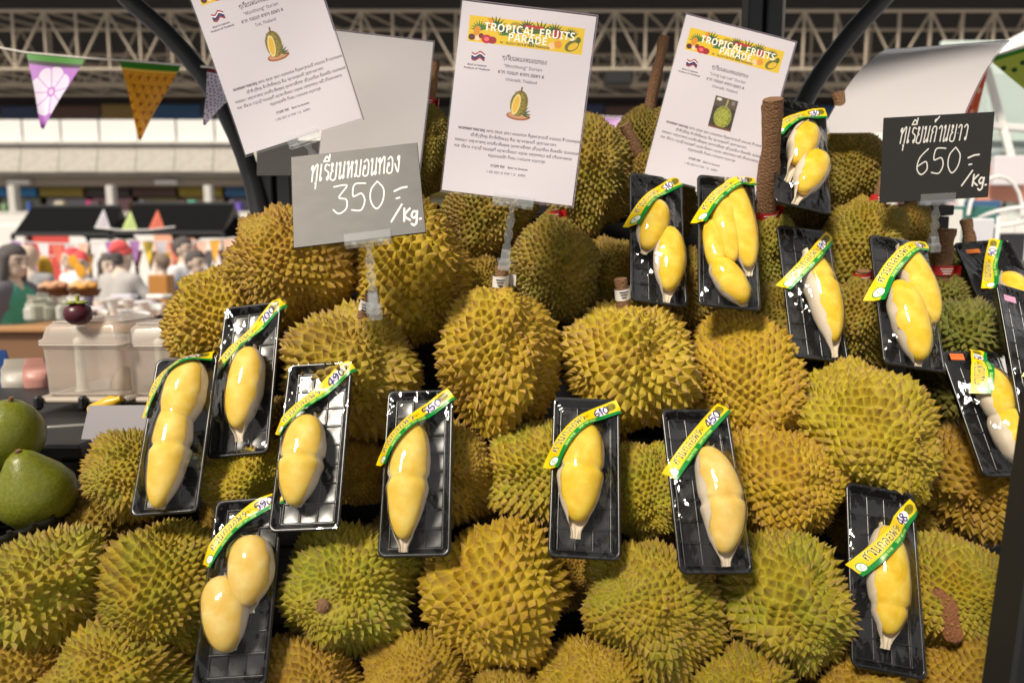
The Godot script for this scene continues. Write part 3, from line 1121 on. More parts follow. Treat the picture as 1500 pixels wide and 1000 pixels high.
func banner_print(cv: Cv, x: float, y: float, w: float, h: float) -> void:
	cv.im.fill_rect(Rect2i(int(x), int(y), int(w), int(h)), Color(0.90, 0.76, 0.10))
	var r := RandomNumberGenerator.new()
	r.seed = 12
	var g := [Color(0.12, 0.34, 0.12), Color(0.22, 0.46, 0.14), Color(0.06, 0.26, 0.16), Color(0.35, 0.52, 0.12)]
	for q in [[0.10, 0.55, 0.42, 0.5, 3.0], [0.23, 0.40, 0.5, 0.2, 3.0], [0.33, 0.62, 0.34, 0.0, 3.1], [0.50, 0.30, 0.40, 0.3, 2.9], [0.62, 0.40, 0.52, 0.0, 3.1], [0.74, 0.34, 0.44, 0.2, 2.8], [0.30, 0.30, 0.35, 3.4, 5.9], [0.56, 0.62, 0.35, 3.3, 6.0], [0.88, 0.42, 0.40, 0.6, 2.6], [0.42, 0.5, 0.36, 0.3, 2.8]]:
		leaf_fan(cv, x + w * q[0], y + h * q[1], h * q[2], g[r.randi() % 4], 9, q[3], q[4])
	cv.ellipse(x + w * 0.075, y + h * 0.56, h * 0.13, h * 0.20, Color(0.86, 0.56, 0.10), 0.3)
	cv.ellipse(x + w * 0.035, y + h * 0.82, h * 0.13, h * 0.12, Color(0.32, 0.10, 0.10))
	cv.ellipse(x + w * 0.085, y + h * 0.84, h * 0.10, h * 0.10, Color(0.95, 0.82, 0.74))
	cv.ellipse(x + w * 0.115, y + h * 0.74, h * 0.1, h * 0.1, Color(0.45, 0.12, 0.10))
	cv.ellipse(x + w * 0.165, y + h * 0.84, h * 0.20, h * 0.17, Color(0.74, 0.06, 0.18))
	cv.ellipse(x + w * 0.215, y + h * 0.86, h * 0.17, h * 0.14, Color(0.62, 0.04, 0.14))
	cv.ellipse(x + w * 0.165, y + h * 0.84, h * 0.10, h * 0.08, Color(0.93, 0.42, 0.46))
	cv.ellipse(x + w * 0.19, y + h * 0.22, h * 0.10, h * 0.2, Color(0.90, 0.55, 0.12), -0.3)
	cv.ellipse(x + w * 0.40, y + h * 0.20, h * 0.20, h * 0.13, Color(0.66, 0.58, 0.14))
	cv.ellipse(x + w * 0.76, y + h * 0.34, h * 0.18, h * 0.18, Color(0.62, 0.10, 0.12))
	leaf_fan(cv, x + w * 0.76, y + h * 0.34, h * 0.24, Color(0.70, 0.12, 0.16), 7, 0.0, 5.4)
	cv.ellipse(x + w * 0.73, y + h * 0.80, h * 0.13, h * 0.13, Color(0.95, 0.80, 0.60))
	cv.ellipse(x + w * 0.785, y + h * 0.72, h * 0.15, h * 0.15, Color(0.88, 0.58, 0.16))
	cv.ellipse(x + w * 0.905, y + h * 0.70, h * 0.30, h * 0.20, Color(0.40, 0.42, 0.10), -0.6)
	cv.ellipse(x + w * 0.915, y + h * 0.72, h * 0.22, h * 0.12, Color(0.90, 0.74, 0.14), -0.6)
	cv.ellipse(x + w * 0.955, y + h * 0.46, h * 0.10, h * 0.12, Color(0.30, 0.38, 0.08))
	cv.im.fill_rect(Rect2i(int(x + w * 0.48), int(y + h * 0.13), int(w * 0.17), int(h * 0.12)), Color(0.72, 0.16, 0.12))
	for k in [[1, 1, Color(0.3, 0.18, 0.06, 0.5)], [0, 0, Color(0.99, 0.98, 0.93)]]:
		cv.text("TROPICAL FRUITS", x + w * 0.53 + k[0], y + h * 0.52 + k[1], int(h * 0.44), k[2], true)
		cv.text("PARADE", x + w * 0.52 + k[0], y + h * 0.83 + k[1], int(h * 0.42), k[2], true)
	cv.text("10 - 16 JULY 2019 @ PARC PARAGON", x + w * 0.5, y + h * 0.95, int(h * 0.12), Color(0.25, 0.2, 0.05), true)

func card_image(name_line: String, place_line: String, photo: bool) -> Image:
	var W := 720
	var Hh := 1018
	var cv := Cv.new(W, Hh, Color(0.845, 0.82, 0.855))
	banner_print(cv, 48, 68, 620, 136)
	# wavy national stripes and what is written under them
	for k in 5:
		var c: Color = [Color(0.62, 0.12, 0.2), Color(0.93, 0.92, 0.95), Color(0.16, 0.13, 0.36), Color(0.16, 0.13, 0.36), Color(0.62, 0.12, 0.2)][k]
		var pts := []
		for i in 13:
			pts.push_back(Vector2(82 + i * 5.6, 262 + k * 8 + 7 * sin(i * 0.62) - (3 if i > 6 else 0)))
		cv.path(pts, 7.0, c)
	cv.text("Best in Season", 116, 330, 15, Color(0.2, 0.17, 0.2), true)
	cv.text("Product of Thailand", 116, 349, 15, Color(0.2, 0.17, 0.2), true)
	var ink := Color(0.22, 0.2, 0.24)
	cv.marks("ทุเรียนพนลหมอนทอง", glyphs, 246, 278, 18.0, 2.4, ink)
	cv.text(name_line, 362, 318, 24, ink)
	cv.marks("ตาก กลมเกษตรกร ออตรดต", glyphs, 230, 352, 15.0, 2.2, ink)
	cv.text(place_line, 362, 388, 21, ink)
	if photo:
		cv.im.fill_rect(Rect2i(318, 430, 150, 196), Color(0.20, 0.14, 0.10))
		cv.im.fill_rect(Rect2i(318, 430, 150, 60), Color(0.32, 0.27, 0.20))
		cv.ellipse(346, 446, 18, 10, Color(0.82, 0.82, 0.8))
		cv.ellipse(440, 452, 12, 14, Color(0.5, 0.46, 0.42))
		cv.line(Vector2(398, 490), Vector2(402, 440), 12, Color(0.66, 0.58, 0.36))
		cv.ellipse(394, 548, 58, 68, Color(0.52, 0.54, 0.14))
		cv.ellipse(390, 552, 44, 56, Color(0.62, 0.64, 0.20))
		var r := RandomNumberGenerator.new()
		r.seed = 8
		for i in 190:
			var a := r.randf() * TAU
			var q := sqrt(r.randf())
			cv.ellipse(394 + cos(a) * q * 55, 548 + sin(a) * q * 65, 2.4, 2.4, Color(0.36, 0.36, 0.08) if i % 2 else Color(0.74, 0.74, 0.34))
		cv.im.fill_rect(Rect2i(318, 612, 150, 14), Color(0.40, 0.24, 0.14))
	else:
		durian_print(cv, 362, 508, 112)
	# the paragraph, too small to read
	var rr := RandomNumberGenerator.new()
	rr.seed = 31
	var letters := "กทนลวอมรยสตพหางเ"
	var row := 0
	for l in [[50, 660], [120, 590], [40, 668], [40, 664], [230, 490]]:
		var x: float = l[0]
		var y := 672.0 + row * 33.0
		while x < l[1]:
			var many := rr.randi_range(3, 11)
			var word := ""
			for k in many:
				word += letters[rr.randi() % 16]
				if rr.randf() < 0.25:
					word += "ี" if rr.randf() < 0.5 else "ุ"
			x = cv.marks(word, glyphs, x, y, 12.0, 2.6 if row == 0 and x < 200 else 1.7, ink, false) + 6.0
		row += 1
	cv.marks("ฤดกาลทดทสด", glyphs, 236, 858, 13.0, 2.6, ink, false)
	cv.text("Best in Season", 400, 858, 16, ink, true)
	cv.marks("เดอน มนาคม กรกฎาคม ของทกป", glyphs, 232, 892, 12.0, 1.7, ink, false)
	return cv.im

func board_image(word: String, price: String, sheen_tone: float, seed_: int) -> Image:
	var cv := Cv.new(640, 440, Color(0.235, 0.225, 0.22))
	var n := FastNoiseLite.new()
	n.seed = seed_
	n.frequency = 0.006
	n.fractal_octaves = 5
	var n2 := FastNoiseLite.new()
	n2.seed = seed_ + 1
	n2.frequency = 0.2
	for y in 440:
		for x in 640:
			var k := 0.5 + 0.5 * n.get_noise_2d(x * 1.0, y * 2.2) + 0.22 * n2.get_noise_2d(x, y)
			var v := (0.165 if sheen_tone < 0.01 else 0.215) + sheen_tone * (0.55 + 0.3 * k) + 0.012 * k  # grey sheen of reflected light put into the board's colour
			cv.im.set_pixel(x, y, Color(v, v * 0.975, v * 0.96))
	var chalk := Color(0.93, 0.92, 0.90)
	cv.slant = 0.16
	cv.narrow = 0.54
	cv.marks(word, glyphs, 88, 134, 80.0, 7.0, chalk)
	cv.narrow = 0.9
	cv.slant = 0.06
	cv.marks(price, glyphs, 190, 302, 132.0, 7.0, chalk)
	cv.curve([Vector2(505, 228), Vector2(540, 216), Vector2(568, 214)], 9.0, chalk)
	cv.curve([Vector2(512, 264), Vector2(528, 262)], 8.0, chalk)
	cv.line(Vector2(478, 372), Vector2(536, 296), 9.0, chalk)
	cv.narrow = 1.0
	cv.marks("Kg.", glyphs, 535, 376, 58.0, 10.0, chalk)
	# the chalk breaks up over the grain of the board
	var r := RandomNumberGenerator.new()
	r.seed = seed_
	for i in 5200:
		var px := r.randi_range(0, 639)
		var py := r.randi_range(0, 439)
		var o := cv.im.get_pixel(px, py)
		if o.r > 0.7:
			cv.im.set_pixel(px, py, o * 0.82)
	return cv.im

func clip_holder(parent: Node3D, top: Vector3, foot: Vector3, w: float) -> void:
	# a clear plastic sign clip: a wide jaw, ball joints and a clothes-peg foot; given in the parent's own axes
	var j := Mb.new()
	j.box(top + Vector3(0, 0.002, 0.0042), Vector3(w, 0.017, 0.0028), 0.0008)
	j.box(top + Vector3(0, 0.002, -0.0042), Vector3(w, 0.017, 0.0028), 0.0008)
	j.box(top + Vector3(0, -0.0085, 0), Vector3(w, 0.005, 0.0115), 0.001)
	for s in [-1.0, 1.0]:
		j.box(top + Vector3(s * w * 0.28, -0.0085, 0.0035), Vector3(0.008, 0.007, 0.008), 0.001)
	var jaw := put("clip_jaw", j.mesh(), M.clear, parent)
	var dir := (foot - top)
	var l := dir.length()
	dir /= l
	var side := Vector3(dir.y, -dir.x, 0).normalized()
	var n := Mb.new()
	var p := PackedVector3Array()
	var rr := PackedFloat32Array()
	for q in [[0.011, 0.006], [0.02, 0.0035], [0.028, 0.0065], [0.034, 0.0075], [0.040, 0.0065], [0.046, 0.0045], [0.052, 0.0075], [0.058, 0.0078], [0.064, 0.0060], [0.069, 0.0045], [0.074, 0.0075], [0.080, 0.0075], [0.084, 0.005]]:
		p.push_back(top + dir * q[0] * (l / 0.115))
		rr.push_back(q[1])
	n.tube(p, rr, 14)
	put("clip_joint", n.mesh(), M.clear, parent)
	var f := Mb.new()
	for s in [-1.0, 1.0]:
		var a := top + dir * l * 0.70 + Vector3(0, 0, s * 0.004)
		var b := top + dir * l * 0.86 + Vector3(0, 0, s * 0.009)
		var c := foot + Vector3(0, 0, s * 0.011)
		f.bar(a, b, 0.015, 0.0022, Vector3(0, 0, 1), 0.0006)
		f.bar(b, c, 0.020, 0.0022, Vector3(0, 0, 1), 0.0006)
	f.tube(PackedVector3Array([top + dir * l * 0.86 - side * 0.0125, top + dir * l * 0.86 + side * 0.0125]), PackedFloat32Array([0.0035, 0.0035]), 10)
	put("clip_foot", f.mesh(), M.clear, parent)

func card(q: Array, width: float, lean: float, im: Image, label: String, curl: float, clip: Array = [], sleeve := true, dist := 0.0) -> Node3D:
	var ps := pose_from(q, width, lean, dist)
	var L: float = ps[1]
	var t := thing("information_card", label, "sign", ps[0])
	var m := Mb.new()
	var rows := []
	for j in 21:
		var v := j / 20.0
		var l := PackedVector3Array()
		for i in 9:
			var x := (i / 8.0 - 0.5) * width
			l.push_back(Vector3(x, (0.5 - v) * L, curl * (4.0 * (v - 0.5) * (v - 0.5)) + 0.0012 * sin(v * 7.0 + x * 20.0)))
		rows.push_back(l)
	m.sheet(rows, Vector3(0, 0, 1))
	if im:
		put("printed_sheet", m.mesh(), tmat(im, 0.55, 0.4), t)
	else:
		put("blank_sheet", m.mesh(), M.sheet_back, t)
	if sleeve:
		var e := Mb.new()
		var front := []
		var back := []
		for j in 21:
			var v := j / 20.0
			var l := PackedVector3Array()
			var k := PackedVector3Array()
			for i in 9:
				var x := (i / 8.0 - 0.5) * (width + 0.005)
				var z := curl * (4.0 * (v - 0.5) * (v - 0.5)) + 0.0012 * sin(v * 7.0 + x * 20.0)
				l.push_back(Vector3(x, (0.5 - v) * (L + 0.006) - 0.001, z + 0.0013))
				k.push_back(Vector3(x, (0.5 - v) * (L + 0.006) - 0.001, z - 0.0013))
			front.push_back(l)
			back.push_back(k)
		e.sheet(front, Vector3(0, 0, 1))
		e.sheet(back, Vector3(0, 0, -1))
		var sl := put("clear_sleeve", e.mesh(), M.sleeve, t)
		var rim := Mb.new()
		var path := PackedVector3Array()
		for i in 9:
			path.push_back(front[0][i] - Vector3(0, 0, 0.0013))
		var rr := PackedFloat32Array()
		for i in 9:
			rr.push_back(0.0011)
		rim.tube(path, rr, 6)
		path = PackedVector3Array()
		rr = PackedFloat32Array()
		for j in 21:
			path.push_back(front[j][8] - Vector3(0, 0, 0.0013))
			rr.push_back(0.0009)
		rim.tube(path, rr, 6)
		put("sleeve_edge", rim.mesh(), M.sleeve_edge, sl)
	if clip.size():
		clip_holder(t, Vector3(clip[0] * width, -L * 0.5 - 0.003, curl), Vector3(clip[1] * width, -L * 0.5 - clip[2], clip[3]), clip[4])
	return t

func board(q: Array, width: float, lean: float, im: Image, label: String, clip: Array) -> Node3D:
	var ps := pose_from(q, width, lean)
	var L: float = ps[1]
	var t := thing("price_board", label, "sign", ps[0])
	put("board", boxm(Vector3(width, L, 0.0032), 0.0006), M.board, t)
	if im:
		var f := Mb.new()
		f.flat_quad(Vector3(-width * 0.5 + 0.0006, L * 0.5 - 0.0006, 0.002), Vector3(width * 0.5 - 0.0006, L * 0.5 - 0.0006, 0.002), Vector3(width * 0.5 - 0.0006, -L * 0.5 + 0.0006, 0.002), Vector3(-width * 0.5 + 0.0006, -L * 0.5 + 0.0006, 0.002), Vector3(0, 0, 1))
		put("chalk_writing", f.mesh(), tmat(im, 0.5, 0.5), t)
	if clip.size():
		clip_holder(t, Vector3(clip[0] * width, -L * 0.5 + 0.002, 0), Vector3(clip[1] * width, -L * 0.5 - clip[2], clip[3]), clip[4])
	return t

func tent(label: String, ridge0: Vector2, ridge1: Vector2, eave0: Vector2, eave1: Vector2, d: float, gable: Vector2) -> void:
	# a black market stall with a saddle roof; given by where its roof shows
	var r0 := at(ridge0.x, ridge0.y, d + 0.75)
	var r1 := at(ridge1.x, ridge1.y, d + 0.75)
	r1.y = r0.y
	var e0 := at(eave0.x, eave0.y, d)
	var e1 := at(eave1.x, eave1.y, d)
	e1.y = e0.y
	var b0 := Vector3(e0.x, e0.y, 2.0 * r0.z - e0.z)
	var b1 := at(gable.x, gable.y, d + 1.5)
	b1 = Vector3(b1.x, e0.y, 2.0 * r1.z - e1.z)
	var t := thing("market_stall", label, "market stall", Transform3D(), "black-roofed stalls beyond the pile")
	for q in [[r0, r1, e1, e0], [r0, r1, b1, b0]]:
		var m := Mb.new()
		var nn: Vector3 = (q[1] - q[0]).cross(q[3] - q[0]).normalized()
		if nn.y < 0:
			nn = -nn
		m.flat_quad(q[0], q[1], q[2], q[3], nn)
		m.flat_quad(q[0] - nn * 0.02, q[1] - nn * 0.02, q[2] - nn * 0.02, q[3] - nn * 0.02, -nn)
		put("roof_slope", m.mesh(), M.tent, t)
	for s in [[e1, b1, r1], [e0, b0, r0]]:
		var m := Mb.new()
		var k: Vector3 = (s[2] as Vector3).lerp((s[0] + s[1]) * 0.5, 0.35)
		var o := Vector3(1, 0, 0)
		m.tri(s[2], s[0], k, o, o, o)
		m.tri(s[2], k, s[1], o, o, o)
		put("gable", m.mesh(), M.frame, t)
	for p in [e0, e1, b0, b1]:
		put("post", tubem([Vector3(p.x, 0, p.z), p], 0.028, 0.028, 8), M.frame, t)
	put("eave_bar", barm(e0, e1, 0.04, 0.05, 0.004), M.frame, t)
	put("ridge_bar", barm(r0 + Vector3(0, 0.01, 0), r1 + Vector3(0, 0.01, 0), 0.04, 0.04, 0.004), M.frame, t)
	put("counter", boxm(Vector3(absf(e1.x - e0.x) * 0.96, 0.9, 0.5), 0.01, Vector3((e0.x + e1.x) * 0.5, 0.45, e0.z - 0.5)), colmat(0.25, 0.14, 0.07), t)

func market() -> void:
	tent("black saddle-roofed stall, left of the pair beyond the pile", Vector2(46, 303), Vector2(176, 299), Vector2(18, 343), Vector2(160, 340), 9.0, Vector2(192, 330))
	tent("black saddle-roofed stall, right of the pair beyond the pile", Vector2(197, 299), Vector2(343, 296), Vector2(166, 341), Vector2(326, 338), 9.0, Vector2(360, 335))
	# small bright pennants under both roofs
	var cols := [lin(0.80, 0.78, 0.80), lin(0.78, 0.40, 0.04), lin(0.40, 0.18, 0.48), lin(0.72, 0.16, 0.10), lin(0.82, 0.60, 0.05), lin(0.80, 0.74, 0.78), lin(0.34, 0.05, 0.10), lin(0.62, 0.60, 0.66), lin(0.84, 0.52, 0.40), lin(0.55, 0.70, 0.25)]
	var ms := []
	for c in cols:
		var m := mat(c, 0.55)
		m.backlight_enabled = true
		m.backlight = Color(0.4, 0.4, 0.4)
		m.cull_mode = BaseMaterial3D.CULL_DISABLED
		ms.push_back(m)
	var r := RandomNumberGenerator.new()
	r.seed = 23
	var rows := [[14, 352, 172, 352, 8.6, "pennants strung along the eave of the left black stall"], [168, 350, 345, 348, 8.5, "pennants strung along the eave of the right black stall"], [0, 372, 200, 366, 10.4, "pennants on a string deep under the left black stall"], [190, 366, 360, 362, 10.2, "pennants on a string deep under the right black stall"], [138, 333, 256, 332, 8.3, "few pennants on a string before the black roofs"]]
	for q in rows:
		var b := thing("bunting", q[5], "bunting", Transform3D(), "small bunting around the black stalls")
		var d: float = q[4]
		var n := int(absf(q[2] - q[0]) / (19.0 if q[4] < 8.4 or q[4] > 8.45 else 40.0))
		if q[4] < 8.4:
			n = 3
		var pts := []
		for i in n + 1:
			var u := i / float(n)
			pts.push_back(at(lerpf(q[0], q[2], u), lerpf(q[1], q[3], u) + 5.0 * sin(u * PI), d))
		put("string", tubem(pts, 0.008, 0.008, 5), M.white, b)
		for i in n:
			var a: Vector3 = pts[i]
			var e: Vector3 = pts[i].lerp(pts[i + 1], 0.88 if n > 4 else 0.6)
			var tip := (a + e) * 0.5 + Vector3(r.randf_range(-0.04, 0.04), -r.randf_range(0.28, 0.38) if n > 4 else -0.2, 0.02)
			if n <= 4:
				tip = (a + e) * 0.5 + Vector3(0.03, 0.24, 0.0)
				pennant(b, a, e, tip, ms[[7, 9, 3][i % 3]], "", 3)
			else:
				pennant(b, a, e, tip, ms[r.randi() % 10], "", 3)
	# people
	var sk := lin(0.46, 0.27, 0.18)
	var sk2 := lin(0.52, 0.32, 0.22)
	var blk := lin(0.012, 0.010, 0.010)
	person("woman with dark tied hair in a green shirt and dark scarf at the left edge", 16, 384, 5.0, 92, {"shirt": lin(0.008, 0.10, 0.05), "skin": sk, "hair": blk, "style": "long", "look": -12.0, "nod": 8.0, "arm_r": [Vector3(0.22, 1.06, 0.02), Vector3(0.14, 1.04, 0.26)], "arm_l": [Vector3(-0.22, 1.06, 0.02), Vector3(-0.10, 1.06, 0.28)], "vest": lin(0.02, 0.018, 0.024), "trousers": lin(0.02, 0.09, 0.30)})
	person("person in a dark grey shirt with a white badge, behind the woman in green", 42, 378, 7.4, 200, {"shirt": lin(0.10, 0.10, 0.11), "skin": sk2, "hair": lin(0.35, 0.2, 0.12), "style": "short"}, "")
	person("person in a red cap and pale shirt behind the bread baskets", 118, 386, 7.6, 20, {"shirt": lin(0.50, 0.46, 0.48), "skin": sk, "hair": blk, "style": "cap", "cap": lin(0.55, 0.012, 0.012), "nod": 14.0})
	person("second person in a red cap with raised orange fans, half hidden", 103, 380, 8.2, -30, {"shirt": lin(0.6, 0.56, 0.58), "skin": sk, "hair": blk, "style": "cap", "cap": lin(0.45, 0.01, 0.012)})
	person("woman with black hair in a dark jacket over a white blouse", 158, 391, 7.0, 48, {"shirt": lin(0.62, 0.58, 0.66), "skin": sk2, "hair": blk, "style": "long", "vest": lin(0.014, 0.012, 0.02), "long_sleeves": true, "sleeve": lin(0.014, 0.012, 0.02)})
	person("person in a red cap and grey shirt leaning over the counter, seen from behind", 180, 376, 6.6, 165, {"shirt": lin(0.17, 0.155, 0.15), "skin": sk, "hair": blk, "style": "cap", "cap": lin(0.62, 0.015, 0.015), "lean": 12.0, "arm_l": [Vector3(-0.30, 1.18, 0.10), Vector3(-0.32, 1.12, 0.34)]})
	person("tall man with short black hair in a white shirt, facing right", 269, 366, 7.6, 80, {"shirt": lin(0.60, 0.57, 0.60), "skin": sk, "hair": blk, "style": "short"})
	person("young man in a dark blue shirt bending forward beside the pile", 290, 387, 6.9, 70, {"shirt": lin(0.012, 0.02, 0.05), "skin": sk, "hair": blk, "style": "short", "lean": 24.0, "arm_r": [Vector3(0.25, 1.14, 0.08), Vector3(0.20, 1.00, 0.26)]})
	person("person in a grey shirt behind the counter between the red cap and the white shirt", 236, 386, 8.4, 250, {"shirt": lin(0.22, 0.20, 0.21), "skin": sk2, "hair": lin(0.05, 0.03, 0.02), "style": "short"})
	# orange leaf-shaped fans on sticks
	for q in [[107, 383, 7.2, "upper orange fan held up before the red caps"], [117, 396, 7.2, "lower orange fan held up before the red caps"]]:
		var f := thing("paper_fan", q[3], "fan", Transform3D(Basis(Vector3(0, 0, 1), 0.4), at(q[0], q[1], q[2])), "orange fans")
		var m := Mb.new()
		m.ball(Vector3(), Vector3(0.055, 0.075, 0.006), 8, 16)
		put("leaf", m.mesh(), colmat(0.72, 0.34, 0.015), f)
		put("stick", tubem([Vector3(0, -0.06, 0), Vector3(0, -0.22, 0)], 0.007, 0.007, 6), colmat(0.4, 0.2, 0.06), f)
	var pf := thing("figure_sign", "tall orange fruit-shaped standee left of the red caps", "standee", Transform3D(Basis(Vector3(0, 0, 1), 0.12), at(66, 396, 7.6)))
	var pmm := Mb.new()
	pmm.ball(Vector3(), Vector3(0.085, 0.17, 0.05), 10, 16)
	put("fruit_shape", pmm.mesh(), colmat(0.55, 0.33, 0.02), pf)
	put("stand_pole", tubem([Vector3(0, -0.16, 0), Vector3(0.05, -1.38, 0)], 0.02, 0.02, 8), colmat(0.2, 0.1, 0.05), pf)
	# the serving counters in front of them, and what lies on them
	var tb := thing("serving_counter", "long wooden serving counter before the people, left of the pile", "counter", Transform3D())
	var a0 := at(30, 470, 5.2)
	var a1 := at(420, 470, 5.2)
	put("top", boxm(Vector3(a1.x - a0.x, 0.04, 0.9), 0.008, Vector3((a0.x + a1.x) * 0.5, a0.y - 0.02, a0.z)), colmat(0.42, 0.22, 0.09, 0.5), tb)
	put("front", boxm(Vector3(a1.x - a0.x - 0.1, a0.y - 0.05, 0.04), 0.008, Vector3((a0.x + a1.x) * 0.5, (a0.y - 0.05) * 0.5, a0.z + 0.38)), colmat(0.20, 0.10, 0.05, 0.6), tb)
	var rows2 := [["basket of flat sesame bread, left of the two", 80, 434, lin(0.50, 0.24, 0.12)], ["basket of golden buns, right of the two", 124, 434, lin(0.66, 0.32, 0.06)]]
	for q in rows2:
		var o := thing("bread_basket", q[0], "bread basket", Transform3D(Basis(), at(q[1], q[2], 5.6)), "bread baskets on the counter")
		var w := Mb.new()
		w.lathe(PackedVector2Array([Vector2(0.0, 0.0), Vector2(0.10, 0.0), Vector2(0.125, 0.05), Vector2(0.131, 0.06), Vector2(0.122, 0.06), Vector2(0.10, 0.02), Vector2(0, 0.02)]), 24, Vector2(1, 0.8))
		put("basket", w.mesh(), colmat(0.16, 0.07, 0.03, 0.8), o)
		for i in 12:
			var b := Mb.new()
			var an := i * 2.4
			var rad := 0.03 + 0.055 * sqrt(i / 12.0)
			b.ball(Vector3(cos(an) * rad, 0.075 + 0.03 * (1.0 - i / 12.0), sin(an) * rad * 0.8), Vector3(0.042, 0.026, 0.036), 7, 10)
			put("bread", b.mesh(), mat((q[3] as Color).lerp(lin(0.72, 0.52, 0.36), 0.5 if (i % 3 == 0) else 0.0), 0.6), o)
	# bagged snacks, paper cups and foam trays: each its own small thing
	var pk := Mb.new()
	pk.box(Vector3(0, 0.05, 0), Vector3(0.085, 0.10, 0.045), 0.016)
	pk.box(Vector3(0.004, 0.112, 0), Vector3(0.07, 0.03, 0.006), 0.002, Basis(Vector3(0, 0, 1), 0.15))
	var pkm := pk.mesh()
	for i in 10:
		var g := put("snack_bag", pkm, colmat(0.34, 0.33, 0.26, 0.3) if i % 3 else colmat(0.52, 0.51, 0.46, 0.3), self, Transform3D(Basis(Vector3(0, 1, 0), i * 0.7).scaled(Vector3.ONE * r.randf_range(0.9, 1.2)), at(44 + (i % 5) * 15 + 6 * (i / 5), 470 - 12 * (i / 5), 4.6 + 0.25 * (i / 5))))
		tag(g, "pale bag of snacks on the counter in front of the bread baskets", "snack bag", "bags of snacks before the bread baskets")
	var cp := Mb.new()
	cp.lathe(PackedVector2Array([Vector2(0, 0), Vector2(0.026, 0), Vector2(0.034, 0.06), Vector2(0.037, 0.062), Vector2(0.035, 0.066), Vector2(0.0, 0.062)]), 16)
	var cpm := cp.mesh()
	for i in 20:
		var g := put("paper_cup", cpm, M.white, self, Transform3D(Basis(Vector3(0, 0, 1), 0.0 if i % 4 else 1.4).scaled(Vector3.ONE * r.randf_range(0.9, 1.25)), at(136 + r.randf_range(0, 108), 474 - r.randf_range(0, 22), r.randf_range(4.7, 5.3))))
		tag(g, "white paper cup on the cluttered counter left of the pile", "paper cup", "white paper cups on the counter")
	for i in 6:
		var m := Mb.new()
		m.box(Vector3(0, 0.02, 0), Vector3(0.17, 0.035, 0.11), 0.01)
		var g := put("foam_tray", m.mesh(), M.white if i % 2 else colmat(0.6, 0.58, 0.66, 0.6), self, Transform3D(Basis(Vector3(0, 1, 0), r.randf_range(-0.5, 0.5)), at(148 + i * 17, 456 - (i % 3) * 9, 5.3)))
		tag(g, "white foam tray lying among the paper cups", "foam tray", "foam trays among the cups")
	var kn := thing("black_pan", "black serving pan at the right end of the cluttered counter", "pan", Transform3D(Basis(), at(252, 462, 5.3)))
	put("pan", boxm(Vector3(0.28, 0.12, 0.2), 0.02), M.black, kn)
	put("lid", boxm(Vector3(0.25, 0.02, 0.17), 0.008, Vector3(0, 0.075, 0)), M.frame, kn)
	var wb := put("wooden_box", boxm(Vector3(0.17, 0.26, 0.14), 0.01), colmat(0.48, 0.22, 0.05, 0.5), self, Transform3D(Basis(), at(237, 424, 6.0)))
	tag(wb, "orange-brown wooden box standing left of the young man in dark blue", "box")

